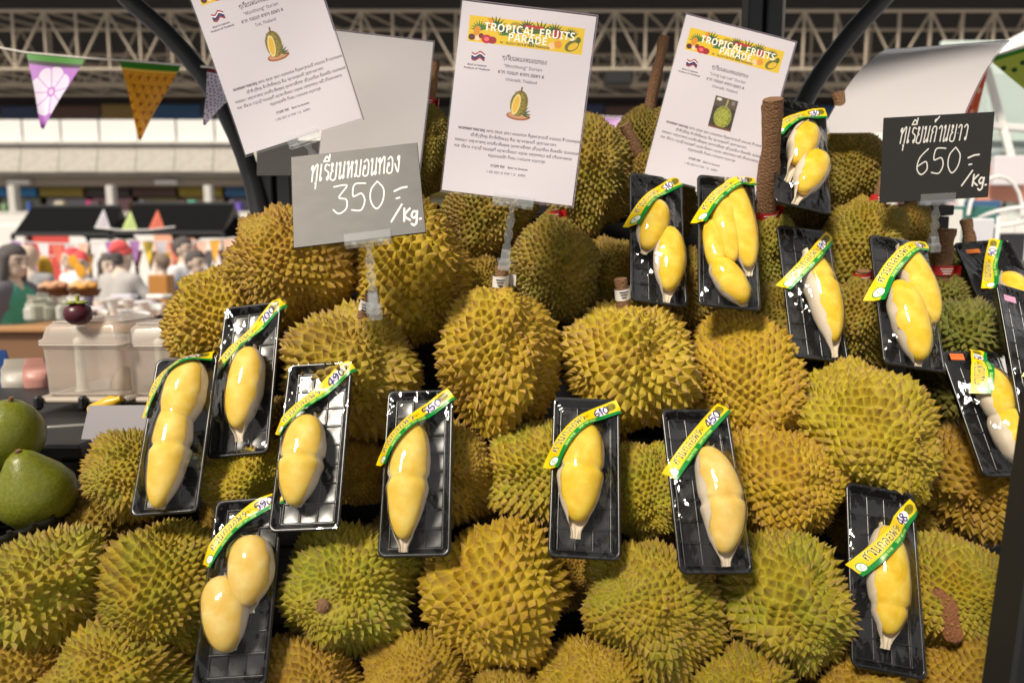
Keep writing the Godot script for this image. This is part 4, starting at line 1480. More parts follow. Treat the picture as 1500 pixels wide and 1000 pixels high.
# ---------------------------------------------------------------- people
func nets(bones: Array, cell: float, colors: Array, k: float, out: Mb, paint = null) -> void:
	# bones: [a, b, ra, rb, region, flatten z]; a smooth union of tapered capsules, meshed as surface nets into out
	var lo := Vector3(1e9, 1e9, 1e9)
	var hi := -lo
	for q in bones:
		var rm: float = maxf(q[2], q[3]) + cell * 2.0
		for p in [q[0], q[1]]:
			lo = lo.min(p - Vector3.ONE * rm)
			hi = hi.max(p + Vector3.ONE * rm)
	var nx := int((hi.x - lo.x) / cell) + 2
	var ny := int((hi.y - lo.y) / cell) + 2
	var nz := int((hi.z - lo.z) / cell) + 2
	var F := PackedFloat32Array()
	F.resize(nx * ny * nz)
	F.fill(0.2)
	for q in bones:
		var a: Vector3 = q[0]
		var b: Vector3 = q[1]
		var ra: float = q[2]
		var rb: float = q[3]
		var fz: float = q[5] if q.size() > 5 else 1.0
		var pad := maxf(ra, rb) + k + cell * 2.0
		var l := ((a.min(b) - Vector3.ONE * pad - lo) / cell).floor().max(Vector3.ZERO)
		var h := ((a.max(b) + Vector3.ONE * pad - lo) / cell).ceil().min(Vector3(nx - 1, ny - 1, nz - 1))
		var ab := b - a
		var l2 := maxf(ab.length_squared(), 1e-9)
		for z in range(int(l.z), int(h.z) + 1):
			for y in range(int(l.y), int(h.y) + 1):
				for x in range(int(l.x), int(h.x) + 1):
					var p := lo + Vector3(x, y, z) * cell - a
					var t := clampf(p.dot(ab) / l2, 0.0, 1.0)
					var e := p - ab * t
					e.z *= fz
					var d := e.length() - lerpf(ra, rb, t)
					var at_ := x + nx * (y + ny * z)
					var o := F[at_]
					var g := maxf(k - absf(o - d), 0.0) / k
					F[at_] = minf(o, d) - g * g * k * 0.25
	var id := {}
	var P := PackedVector3Array()
	var C := PackedColorArray()
	var N := PackedVector3Array()
	var ofs := [0, 1, nx, nx + 1, nx * ny, nx * ny + 1, nx * ny + nx, nx * ny + nx + 1]
	var edges := [[0, 1], [2, 3], [4, 5], [6, 7], [0, 2], [1, 3], [4, 6], [5, 7], [0, 4], [1, 5], [2, 6], [3, 7]]
	for z in nz - 1:
		for y in ny - 1:
			for x in nx - 1:
				var b0 := x + nx * (y + ny * z)
				var neg := 0
				for e in ofs:
					if F[b0 + e] < 0.0:
						neg += 1
				if neg == 0 or neg == 8:
					continue
				var s := Vector3()
				var c := 0
				for e in edges:
					var f0 := F[b0 + ofs[e[0]]]
					var f1 := F[b0 + ofs[e[1]]]
					if (f0 < 0.0) != (f1 < 0.0):
						var t := f0 / (f0 - f1)
						var v0 := Vector3(e[0] & 1, (e[0] >> 1) & 1, e[0] >> 2)
						var v1 := Vector3(e[1] & 1, (e[1] >> 1) & 1, e[1] >> 2)
						s += v0.lerp(v1, t)
						c += 1
				var p := lo + (Vector3(x, y, z) + s / c) * cell
				id[b0] = P.size()
				P.push_back(p)
				var g := Vector3(F[b0 + 1] + F[b0 + nx + 1] + F[b0 + nx * ny + 1] + F[b0 + nx * ny + nx + 1] - F[b0] - F[b0 + nx] - F[b0 + nx * ny] - F[b0 + nx * ny + nx],
					F[b0 + nx] + F[b0 + nx + 1] + F[b0 + nx * ny + nx] + F[b0 + nx * ny + nx + 1] - F[b0] - F[b0 + 1] - F[b0 + nx * ny] - F[b0 + nx * ny + 1],
					F[b0 + nx * ny] + F[b0 + nx * ny + 1] + F[b0 + nx * ny + nx] + F[b0 + nx * ny + nx + 1] - F[b0] - F[b0 + 1] - F[b0 + nx] - F[b0 + nx + 1])
				N.push_back(g.normalized())
				var best := 1e9
				var col := Color.WHITE
				for q in bones:
					var ab: Vector3 = q[1] - q[0]
					var t := clampf((p - q[0]).dot(ab) / maxf(ab.length_squared(), 1e-9), 0.0, 1.0)
					var e: Vector3 = p - q[0] - ab * t
					if q.size() > 5:
						e.z *= q[5]
					var d: float = e.length() - lerpf(q[2], q[3], t)
					if d < best:
						best = d
						col = colors[q[4]]
				if paint != null:
					col = paint.call(p, col)
				C.push_back(col)
	var st := [1, nx, nx * ny]
	for z in range(1, nz - 1):
		for y in range(1, ny - 1):
			for x in range(1, nx - 1):
				var b0 := x + nx * (y + ny * z)
				var inside := F[b0] < 0.0
				for ax in 3:
					if inside == (F[b0 + st[ax]] < 0.0):
						continue
					var u: int = st[(ax + 1) % 3]
					var w: int = st[(ax + 2) % 3]
					var i := [id[b0], id[b0 - u], id[b0 - u - w], id[b0 - w]]
					for t in [[0, 1, 2], [0, 2, 3]]:
						var q := [i[t[0]], i[t[1]], i[t[2]]]
						var nn: Vector3 = N[q[0]] + N[q[1]] + N[q[2]]
						if (P[q[1]] - P[q[0]]).cross(P[q[2]] - P[q[0]]).dot(nn) > 0.0:
							q = [q[0], q[2], q[1]]
						for e in q:
							out.col = C[e]
							out.vert(P[e], N[e], Vector2())

func hand(m: Mb, wrist: Vector3, dir: Vector3, palm_out: Vector3, skin: Color, side: float) -> void:
	# palm, four bent fingers and a thumb
	var across := dir.cross(palm_out).normalized() * side
	m.col = skin
	var pc := wrist + dir * 0.045
	m.tube(PackedVector3Array([wrist - dir * 0.01, wrist + dir * 0.02, pc, wrist + dir * 0.085]), PackedFloat32Array([0.024, 0.03, 0.036, 0.028]), 10)
	for f in 4:
		var l: float = [0.066, 0.076, 0.07, 0.054][f]
		var b := wrist + dir * 0.075 + across * (f - 1.5) * 0.018
		var e := b + dir * l * 0.5 - palm_out * -0.012
		var t := e + dir * l * 0.4 + palm_out * 0.024
		m.tube(PackedVector3Array([b - dir * 0.02, b, e, t]), PackedFloat32Array([0.0095, 0.0095, 0.0088, 0.007]), 7)
	var tb := wrist + dir * 0.025 - across * 0.028
	m.tube(PackedVector3Array([tb, tb - across * 0.022 + dir * 0.028, tb - across * 0.026 + dir * 0.062 + palm_out * 0.012]), PackedFloat32Array([0.012, 0.011, 0.008]), 7)

# how: shirt, sleeve, trousers, skin, hair colours; hair "short" / "long" / "cap"; arms as elbow and wrist points; lean in degrees; head turn in degrees
func person(label: String, px: float, py: float, d: float, turn: float, how: Dictionary, group := "") -> void:
	var head := at(px, py, d)
	var lean := deg_to_rad(how.get("lean", 0.0))
	var pivot := Vector3(0, 0.92, 0)
	var tilt := Transform3D(Basis(), pivot) * Transform3D(Basis(Vector3(1, 0, 0), lean), Vector3()) * Transform3D(Basis(), -pivot)
	var hc := tilt * Vector3(0, 1.60, 0)
	var k := clampf(head.y / hc.y, 0.8, 1.12)
	var yaw := Basis(Vector3(0, 1, 0), deg_to_rad(turn))
	var base := Vector3(head.x, 0, head.z) - yaw * Vector3(hc.x, 0, hc.z) * k
	var t := thing("person", label, "person", Transform3D(yaw.scaled(Vector3(k, k, k)), base), group)
	var cols := [how.shirt, how.get("sleeve", how.shirt), how.get("trousers", lin(0.03, 0.03, 0.05)), how.skin, lin(0.02, 0.02, 0.02)]
	var T := func(v: Vector3): return tilt * v
	var bones := []
	for s in [-1.0, 1.0]:
		bones.push_back([T.call(Vector3(s * 0.065, 0.98, 0)), T.call(Vector3(s * 0.075, 1.30, 0)), 0.115, 0.118, 0, 1.15])
		bones.push_back([T.call(Vector3(s * 0.05, 1.38, -0.01)), T.call(Vector3(s * 0.165, 1.365, -0.01)), 0.062, 0.058, 0])
		bones.push_back([Vector3(s * 0.075, 0.93, -0.01), Vector3(s * 0.09, 0.82, 0), 0.12, 0.10, 2])
		bones.push_back([Vector3(s * 0.09, 0.86, 0), Vector3(s * 0.1, 0.48, 0.01), 0.09, 0.062, 2])
		bones.push_back([Vector3(s * 0.1, 0.48, 0.01), Vector3(s * 0.1, 0.09, -0.02), 0.06, 0.042, 2])
		bones.push_back([Vector3(s * 0.1, 0.045, -0.03), Vector3(s * 0.11, 0.04, 0.15), 0.045, 0.038, 4])
		var a: Array = how.get("arm_l" if s < 0 else "arm_r", [Vector3(s * 0.24, 1.10, 0.0), Vector3(s * 0.22, 0.98, 0.24)])
		var sh: Vector3 = T.call(Vector3(s * 0.18, 1.36, -0.01))
		var el: Vector3 = T.call(a[0])
		var wr: Vector3 = T.call(a[1])
		var mid := sh.lerp(el, 0.72)
		bones.push_back([sh, mid, 0.056, 0.047, 1])
		bones.push_back([mid, el, 0.042, 0.038, 1 if how.get("long_sleeves", false) else 3])
		bones.push_back([el, wr, 0.039, 0.026, 1 if how.get("long_sleeves", false) else 3])
	bones.push_back([T.call(Vector3(0, 1.40, -0.01)), T.call(Vector3(0, 1.50, 0.0)), 0.058, 0.05, 3])
	var m := Mb.new()
	nets(bones, 0.024, cols, 0.05, m)
	for s in [-1.0, 1.0]:
		var a: Array = how.get("arm_l" if s < 0 else "arm_r", [Vector3(s * 0.24, 1.10, 0.0), Vector3(s * 0.22, 0.98, 0.24)])
		var el: Vector3 = T.call(a[0])
		var wr: Vector3 = T.call(a[1])
		var dir := (wr - el).normalized()
		var po := Vector3(-s, -0.2, 0)
		hand(m, wr, dir, (po - dir * po.dot(dir)).normalized(), how.skin, s)
	var skin: Color = how.skin
	var face := func(p: Vector3, c: Color) -> Color:
		if p.z > 0.05:
			if Vector2(absf(p.x) - 0.033, p.y - 1.612).length() < 0.012:
				return lin(0.03, 0.02, 0.015)
			if absf(absf(p.x) - 0.034) < 0.022 and absf(p.y - 1.640) < 0.007:
				return lin(0.05, 0.03, 0.02)
			if absf(p.x) < 0.026 and absf(p.y - 1.541) < 0.009 and p.z > 0.07:
				return skin.lerp(lin(0.45, 0.10, 0.09), 0.6)
		return c
	var hb := [[Vector3(0, 1.625, -0.012), Vector3(0, 1.635, 0.01), 0.088, 0.088, 3], [Vector3(0, 1.58, 0.02), Vector3(0, 1.56, 0.028), 0.074, 0.066, 3], [Vector3(-0.018, 1.522, 0.05), Vector3(0.018, 1.522, 0.05), 0.032, 0.032, 3],
		[Vector3(0, 1.608, 0.096), Vector3(0, 1.574, 0.112), 0.010, 0.015, 3], [Vector3(-0.086, 1.60, 0.0), Vector3(-0.09, 1.575, -0.004), 0.016, 0.013, 3], [Vector3(0.086, 1.60, 0.0), Vector3(0.09, 1.575, -0.004), 0.016, 0.013, 3],
		[Vector3(0, 1.50, -0.005), Vector3(0, 1.46, -0.01), 0.05, 0.052, 3]]
	var hm := Mb.new()
	nets(hb, 0.011, cols, 0.025, hm, face)
	var nod: Basis = Basis(Vector3(0, 1, 0), deg_to_rad(how.get("look", 0.0))) * Basis(Vector3(1, 0, 0), deg_to_rad(how.get("nod", 0.0)))
	var hx := tilt * Transform3D(Basis(), Vector3(0, 1.50, 0)) * Transform3D(Basis(Vector3(1, 0, 0), -lean * 0.7) * nod, Vector3()) * Transform3D(Basis(), Vector3(0, -1.50, 0))
	for i in hm.v.size():
		m.v.push_back(hx * hm.v[i])
		m.n.push_back(hx.basis * hm.n[i])
		m.u.push_back(Vector2())
		m.c.push_back(hm.c[i])
	put("body", m.mesh(true), M.cloth, t)
	var style: String = how.get("style", "short")
	var h := Mb.new()
	h.xf = hx
	var hb2 := []
	if style == "cap":
		hb2 = [[Vector3(0, 1.655, -0.01), Vector3(0, 1.675, -0.02), 0.098, 0.085, 0], [Vector3(0, 1.69, -0.07), Vector3(0.01, 1.66, -0.105), 0.05, 0.03, 0]]
		nets(hb2, 0.014, [how.cap], 0.04, h)
		put("cap", h.mesh(true), M.cloth, t)
		var b := Mb.new()
		b.xf = hx
		nets([[Vector3(0, 1.60, -0.045), Vector3(0, 1.57, -0.05), 0.074, 0.06, 0]], 0.014, [how.hair], 0.02, b)
		put("hair", b.mesh(true), M.hair, t)
	else:
		hb2 = [[Vector3(0, 1.652, -0.022), Vector3(0, 1.668, 0.006), 0.092, 0.085, 0], [Vector3(0, 1.61, -0.05), Vector3(0, 1.58, -0.05), 0.076, 0.062, 0], [Vector3(-0.074, 1.645, 0.0), Vector3(-0.076, 1.61, -0.015), 0.026, 0.02, 0], [Vector3(0.074, 1.645, 0.0), Vector3(0.076, 1.61, -0.015), 0.026, 0.02, 0]]
		if style == "long":
			hb2.push_back([Vector3(0, 1.60, -0.055), Vector3(0, 1.38, -0.085), 0.085, 0.075, 0])
			for s in [-1.0, 1.0]:
				hb2.push_back([Vector3(s * 0.076, 1.64, 0.01), Vector3(s * 0.095, 1.42, 0.0), 0.032, 0.03, 0])
		nets(hb2, 0.014, [how.hair], 0.03, h)
		put("hair", h.mesh(true), M.hair, t)
	if how.has("vest"):
		# an open dark jacket or shawl over the shirt
		var b := Mb.new()
		var vb := []
		for s in [-1.0, 1.0]:
			vb.push_back([T.call(Vector3(s * 0.095, 1.02, -0.018)), T.call(Vector3(s * 0.10, 1.32, -0.018)), 0.118, 0.116, 0, 1.1])
			vb.push_back([T.call(Vector3(s * 0.06, 1.40, -0.02)), T.call(Vector3(s * 0.18, 1.37, -0.015)), 0.066, 0.066, 0])
			vb.push_back([T.call(Vector3(s * 0.18, 1.37, -0.01)), T.call(Vector3(s * 0.235, 1.16, 0.0)), 0.064, 0.056, 0])
		nets(vb, 0.022, [how.vest], 0.04, b)
		put("jacket", b.mesh(true), M.cloth, t)

# ---------------------------------------------------------------- the place
func colmat(r: float, g: float, b: float, rough := 0.6) -> StandardMaterial3D:
	return mat(lin(r, g, b), rough)

func setting() -> void:
	var g := Mb.new()
	g.flat_quad(Vector3(-120, 0, 40), Vector3(120, 0, 40), Vector3(120, 0, -200), Vector3(-120, 0, -200), Vector3(0, 1, 0))
	var gm := grain(mat(Color(1, 1, 1), 0.55), lin(0.26, 0.25, 0.24), lin(0.36, 0.35, 0.34), 0.02, 0.4, 9)
	gm.uv1_world_triplanar = true
	struct_("ground", g.mesh(), gm, "pale grey paving of the market square")
	# paving slabs where they are near enough to tell apart stay hidden behind the stall, so the sheet carries on alone

	# the black stepped stand under the fruit
	var t := thing("display_stand", "black stepped display stand under the heap of durians", "stand", Transform3D())
	var steps := [[1120, -260, 1520], [960, -140, 1500], [800, 40, 1490], [640, 190, 1470], [500, 300, 1470], [400, 420, 1450], [300, 560, 1400]]
	for i in steps.size():
		var s: Array = steps[i]
		var d := depth_at(s[0]) + 0.20
		var a := at(s[1], s[0], d)
		var b := at(s[2], s[0], d)
		var y := a.y
		var back := -2.05 + 0.0 * i
		put("step", boxm(Vector3(b.x - a.x, 0.024, a.z - back), 0.003, Vector3((a.x + b.x) * 0.5, y - 0.012, (a.z + back) * 0.5)), M.black, t)
		var y0: float = 0.0
		if i > 0:
			var s0: Array = steps[i - 1]
			y0 = at(s0[1], s0[0], depth_at(s0[0]) + 0.20).y + 0.001
		put("riser", boxm(Vector3(b.x - a.x - 0.004, y - 0.026 - y0, 0.012), 0.002, Vector3((a.x + b.x) * 0.5, (y - 0.026 + y0) * 0.5, a.z - 0.02)), M.black, t)

	# the stall's own frame and roof
	var st := thing("stall_frame", "dark metal frame of the durian stall with curved roof braces", "stall frame", Transform3D())
	for q in [[[[150, -45], [190, 2], [245, 50], [298, 112], [334, 172], [358, 228], [374, 284], [384, 340], [388, 400]], 404.0, 380.0], [[[1335, -45], [1292, 0], [1250, 45], [1215, 90], [1187, 132], [1165, 180], [1150, 236], [1142, 300]], 1108.0, 1096.0]]:
		var c := Mb.new()
		var cu := Curve3D.new()
		var src: Array = q[0]
		for i in src.size():
			var p := at(src[i][0], src[i][1], 1.78)
			var p0 := at(src[maxi(i - 1, 0)][0], src[maxi(i - 1, 0)][1], 1.78)
			var p1 := at(src[mini(i + 1, src.size() - 1)][0], src[mini(i + 1, src.size() - 1)][1], 1.78)
			cu.add_point(p, (p0 - p1) * 0.17, (p1 - p0) * 0.17)
		var pts := cu.tessellate(4, 3)
		var rr := PackedFloat32Array()
		for i in pts.size():
			rr.push_back(0.024)
		c.tube(pts, rr, 10)
		put("curved_brace", c.mesh(), M.frame, st)
		var foot := at(q[1], 300, 1.80)
		for e in [-1.0, 1.0]:
			put("post", boxm(Vector3(0.038, 2.62, 0.06), 0.004, Vector3(foot.x + e * 0.024, 1.31, foot.z - 0.02)), M.frame, st)
		put("post_core", boxm(Vector3(0.012, 2.60, 0.03), 0.002, Vector3(foot.x, 1.30, foot.z - 0.03)), M.black, st)
		put("light_strip", boxm(Vector3(0.008, 2.58, 0.05), 0.002, Vector3(foot.x + 0.048, 1.29, foot.z - 0.018)), colmat(0.45, 0.42, 0.40), st)
	put("roof_sheet", boxm(Vector3(3.3, 0.02, 1.45), 0.004, Vector3(0, 2.64, -1.85)), M.black, st)
	put("roof_edge", boxm(Vector3(3.3, 0.10, 0.03), 0.006, Vector3(0, 2.60, -1.11)), M.frame, st)
	var e0 := at(1520, 560, 0.82)
	var e1 := at(1457, 1010, 0.82)
	var dn := (e1 - e0).normalized()
	var pm := Mb.new()
	var off := Vector3(0.045, 0, 0)
	pm.bar(e0 - dn * 0.02 + off, e1 + dn * 0.9 + off, 0.09, 0.05, Vector3(0, 0, 1), 0.004)
	var post := put("black_post", pm.mesh(), M.black, self)
	tag(post, "black stall post cutting the lower right edge of the view", "post")

	# an added slab out of view, then the black ceiling of the covered square and its white lattice girders
	struct_("ceiling", boxm(Vector3(90, 0.3, 6.0), 0.02, Vector3(0, 6.9, 6.9)), colmat(0.008, 0.008, 0.009, 0.8), "unseen black slab added behind the eye to darken reflections")  # added behind the eye so the cling film reflects dark
	var cl := struct_("ceiling", boxm(Vector3(90, 0.3, 9.4), 0.02, Vector3(0, 6.9, -18.0)), colmat(0.008, 0.008, 0.009, 0.8), "black ceiling over the square")
	cl.set_meta("kind", "structure")
	truss("long cream lattice girder across the view under the black ceiling", -14.0, 5.22, 6.32, 1.1, -13.5, 13.5, 0.62, M.truss)
	truss("second cream lattice girder, farther back under the black ceiling", -17.5, 5.75, 6.5, 0.9, -15.5, 17.0, 0.8, M.truss)
	var sp := put("ceiling_speaker", boxm(Vector3(0.55, 0.26, 0.3), 0.03, at(905, 116, 13.6)), M.black, self)
	tag(sp, "small black box hung under the girder between the middle and right cards", "speaker")

	station()

func truss(label: String, z: float, y0: float, y1: float, dp: float, x0: float, x1: float, step: float, m: Material) -> void:
	var t := thing("lattice_girder", label, "girder", Transform3D())
	var r := 0.036
	for y in [y0, y1]:
		for zz in [z, z - dp]:
			put("chord", tubem([Vector3(x0, y, zz), Vector3(x1, y, zz)], r, r, 8), m, t)
	var web := tubem([Vector3(0, y0, 0), Vector3(0, y1, 0)], r * 0.8, r * 0.8, 6)
	var n := int((x1 - x0) / step)
	var diag := tubem([Vector3(0, y0, 0), Vector3(step, y1, 0)], r * 0.62, r * 0.62, 6)
	var diag2 := tubem([Vector3(0, y1, 0), Vector3(step, y0, 0)], r * 0.62, r * 0.62, 6)
	var lace := tubem([Vector3(0, 0, 0), Vector3(step, 0, -dp)], r * 0.6, r * 0.6, 6)
	for i in n + 1:
		var x := x0 + i * step
		for zz in [z, z - dp]:
			if i % 2 == 0 or zz == z:
				put("upright", web, m, t, Transform3D(Basis(), Vector3(x, 0, zz)))
			if i < n and (i % 4 != 3 or zz == z):
				put("diagonal", diag if i % 2 == 0 else diag2, m, t, Transform3D(Basis(), Vector3(x, 0, zz)))
		if i < n:
			for y in [y0, y1]:
				put("lacing", lace, m, t, Transform3D(Basis(), Vector3(x, y, z)))

func station() -> void:
	# the elevated railway station far behind
	var Z := -40.0
	var t := thing("railway_station", "pale concrete elevated railway station far behind the market", "station", Transform3D())
	var conc := grain(mat(Color(1, 1, 1), 0.8), lin(0.40, 0.375, 0.335), lin(0.52, 0.495, 0.45), 0.02, 0.35, 4)
	var conc2 := grain(mat(Color(1, 1, 1), 0.8), lin(0.55, 0.53, 0.50), lin(0.64, 0.62, 0.59), 0.02, 0.35, 6)
	var r := RandomNumberGenerator.new()
	r.seed = 3
	# slanting parapet panels of the upper deck, white railing band above
	var panel := Mb.new()
	panel.flat_quad(Vector3(0, 6.45, 0.35), Vector3(2.16, 6.45, 0.35), Vector3(2.16, 8.0, 0), Vector3(0, 8.0, 0), Vector3(0, 0, 1))
	panel.flat_quad(Vector3(0, 6.45, 0.35), Vector3(2.16, 6.45, 0.35), Vector3(2.16, 6.45, 0.1), Vector3(0, 6.45, 0.1), Vector3(0, -1, 0))
	panel.box(Vector3(1.08, 7.2, -0.1), Vector3(2.16, 1.5, 0.1), 0.01)
	var pm := panel.mesh()
	var cap := boxm(Vector3(2.17, 0.18, 0.5), 0.03, Vector3(1.08, 8.09, 0.0))
	var rail := boxm(Vector3(2.12, 1.2, 0.08), 0.02, Vector3(1.08, 8.82, -0.2))
	for i in 46:
		var x := -50.0 + i * 2.2
		put("parapet_panel", pm, conc if r.randf() < 0.7 else conc2, t, Transform3D(Basis(), Vector3(x, r.randf_range(-0.02, 0.02), Z)))
		put("coping", cap, conc2, t, Transform3D(Basis(), Vector3(x, 0, Z)))
		put("railing_panel", rail, M.white, t, Transform3D(Basis(), Vector3(x, 0, Z)))
	put("deck", boxm(Vector3(104, 0.3, 9), 0.02, Vector3(0, 6.42, Z - 4.7)), conc, t)
	put("soffit_beam", boxm(Vector3(104, 0.45, 0.6), 0.02, Vector3(0, 6.03, Z - 1.2)), colmat(0.42, 0.36, 0.30, 0.8), t)
	put("back_wall", boxm(Vector3(104, 14, 0.3), 0.02, Vector3(0, 7.0, Z - 9.4)), colmat(0.09, 0.08, 0.08, 0.8), t)
	# posters and trains behind the railing
	var adv := boxm(Vector3(2.9, 0.95, 0.1), 0.01)
	var ac := [lin(0.03, 0.05, 0.12), lin(0.12, 0.05, 0.03), lin(0.05, 0.03, 0.02), lin(0.30, 0.18, 0.03), lin(0.02, 0.09, 0.22), lin(0.05, 0.06, 0.07), lin(0.16, 0.03, 0.03)]
	var am := []
	for c in ac:
		am.push_back(mat(c, 0.5))
	for i in 34:
		put("advert_panel", adv, am[r.randi() % 7], t, Transform3D(Basis(), Vector3(-50.0 + i * 3.0, 10.15 + r.randf_range(-0.1, 0.1), Z - 2.0)))
		put("advert_panel", adv, am[r.randi() % 7], t, Transform3D(Basis().scaled(Vector3(0.8, 0.4, 1)), Vector3(-49.0 + i * 3.0, 9.48, Z - 1.9)))
	put("platform_roof", boxm(Vector3(104, 0.4, 9), 0.02, Vector3(0, 11.5, Z - 4.0)), colmat(0.10, 0.09, 0.09, 0.8), t)
	# the lower gallery: pillars, shop signs, goods, a second parapet
	var low := boxm(Vector3(4.9, 0.95, 0.25), 0.03)
	for i in 21:
		put("gallery_parapet", low, conc2 if i % 3 else conc, t, Transform3D(Basis(), Vector3(-50.0 + i * 5.0, 3.75, Z + 0.3)))
	put("gallery_floor", boxm(Vector3(104, 0.25, 9), 0.02, Vector3(0, 3.2, Z - 4.2)), conc, t)
	var pil := boxm(Vector3(0.42, 1.5, 0.5), 0.04)
	var sg := boxm(Vector3(2.6, 0.55, 0.2), 0.02)
	var sc := [lin(0.20, 0.02, 0.03), lin(0.40, 0.30, 0.03), lin(0.36, 0.28, 0.04), lin(0.32, 0.24, 0.44), lin(0.12, 0.06, 0.05), lin(0.03, 0.22, 0.55), lin(0.05, 0.18, 0.40), lin(0.06, 0.05, 0.05)]
	var sms := []
	for c in sc:
		sms.push_back(mat(c, 0.45))
	var goods := boxm(Vector3(0.5, 0.6, 0.4), 0.08)
	for i in 36:
		var x := -50.0 + i * 2.8
		put("shop_sign", sg, sms[(i * 5 + 2) % 8], t, Transform3D(Basis(), Vector3(x + 0.4, 5.55, Z - 2.0)))
		if i % 2 == 0:
			put("pillar", pil, conc2, t, Transform3D(Basis(), Vector3(x - 1.0, 4.95, Z + 0.1)))
		put("shop_window", boxm(Vector3(2.4, 1.5, 0.1), 0.02) if i == 0 else t.get_node("shop_window").mesh, mat(lin(r.randf_range(0.2, 0.5), r.randf_range(0.18, 0.42), r.randf_range(0.16, 0.4)), 0.5), t, Transform3D(Basis(), Vector3(x + 0.4, 4.5, Z - 2.4)))
		for e in 2:
			put("goods", goods, mat(Color.from_hsv(r.randf(), r.randf_range(0.1, 0.7), r.randf_range(0.3, 0.95)), 0.6), t, Transform3D(Basis().scaled(Vector3(r.randf_range(0.6, 1.3), r.randf_range(0.7, 1.5), 1)), Vector3(x + r.randf_range(-1, 1.2), 4.55, Z - 1.0)))
	for i in 9:
		put("lamp_box", boxm(Vector3(1.3, 0.28, 0.3), 0.03) if i == 0 else t.get_node("lamp_box").mesh, M.white, t, Transform3D(Basis(), Vector3(-46.0 + i * 8.6, 5.98, Z - 0.7)))
	# ground floor shops
	var shop := thing("shop_row", "bright row of shopfronts in white and coral under the station", "shopfront", Transform3D())
	var cols := [lin(0.80, 0.78, 0.76), lin(0.72, 0.26, 0.18), lin(0.82, 0.80, 0.78), lin(0.60, 0.07, 0.06), lin(0.80, 0.77, 0.75), lin(0.78, 0.38, 0.26), lin(0.82, 0.80, 0.79), lin(0.36, 0.50, 0.40)]
	var fr := boxm(Vector3(1.9, 3.1, 0.2), 0.03)
	for i in 34:
		var o := put("shop_panel", fr, mat(cols[(i * 3 + i / 4) % 8], 0.55), shop, Transform3D(Basis(), Vector3(-34.0 + i * 2.0, 1.56, -33.0 + 0.3 * (i % 2))))
		o = o
	put("shop_fascia", boxm(Vector3(70, 0.5, 0.3), 0.03, Vector3(-1, 3.3, -32.9)), colmat(0.75, 0.73, 0.7), shop)

func pennant_image(kind: String) -> Image:
	var cv: Cv
	var g := Color(0.20, 0.52, 0.10)
	if kind == "mangosteen":
		cv = Cv.new(256, 320, Color(0.68, 0.42, 0.78))
		for i in 8:
			var a := i * TAU / 8 + 0.2
			cv.ellipse(128 + cos(a) * 52, 150 + sin(a) * 66, 34, 44, Color(0.86, 0.82, 0.92), 0.0)
		for i in 8:
			var a := i * TAU / 8 + 0.6
			cv.line(Vector2(128, 150), Vector2(128 + cos(a) * 105, 150 + sin(a) * 130), 4, Color(0.68, 0.45, 0.80))
		cv.ellipse(128, 150, 10, 12, Color(0.88, 0.76, 0.88))
		cv.im.fill_rect(Rect2i(0, 26, 256, 18), Color(0.2, 0.12, 0.2))
	elif kind == "pineapple":
		cv = Cv.new(256, 320, Color(0.93, 0.62, 0.09))
		for i in range(-8, 12):
			cv.line(Vector2(i * 36, 40), Vector2(i * 36 + 220, 320), 3, Color(0.97, 0.76, 0.28))
			cv.line(Vector2(i * 36 + 220, 40), Vector2(i * 36, 320), 3, Color(0.97, 0.76, 0.28))
		for j in 8:
			for i in 8:
				cv.poly([Vector2(i * 36 + 18 * (j % 2) + 6, j * 36 + 52), Vector2(i * 36 + 18 * (j % 2) + 24, j * 36 + 52), Vector2(i * 36 + 18 * (j % 2) + 15, j * 36 + 72)], Color(0.72, 0.40, 0.04))
		cv.im.fill_rect(Rect2i(0, 26, 256, 10), Color(0.97, 0.80, 0.30))
	elif kind == "dragonfruit":
		cv = Cv.new(256, 320, Color(0.87, 0.84, 0.92))
		var r := RandomNumberGenerator.new()
		r.seed = 6
		for j in 17:
			for i in 13:
				cv.ellipse(i * 20 + 10 * (j % 2) + r.randf_range(-4, 4), j * 18 + 40 + r.randf_range(-4, 4), 3.4, 5.0, Color(0.22, 0.20, 0.36))
		g = Color(0.45, 0.10, 0.16)
	elif kind == "coral":
		cv = Cv.new(256, 320, Color(0.90, 0.36, 0.20))
		for q in [[[60, 60], [128, 170]], [[196, 60], [128, 170]], [[60, 60], [196, 60]], [[90, 60], [128, 130]], [[166, 60], [128, 130]], [[40, 130], [128, 240]], [[216, 130], [128, 240]]]:
			cv.line(Vector2(q[0][0], q[0][1]), Vector2(q[1][0], q[1][1]), 6, Color(0.97, 0.66, 0.50))
		for q in [[80, 120], [128, 96], [176, 120], [128, 200]]:
			cv.ellipse(q[0], q[1], 13, 13, Color(0.97, 0.76, 0.62))
		g = Color(0.86, 0.30, 0.16)
	else:
		cv = Cv.new(256, 320, Color(0.72, 0.78, 0.30))
		for i in 5:
			cv.ellipse(50 + i * 40, 90 + 30 * (i % 2), 12, 16, Color(0.12, 0.28, 0.10))
	cv.im.fill_rect(Rect2i(0, 0, 256, 26), g)
	return cv.im

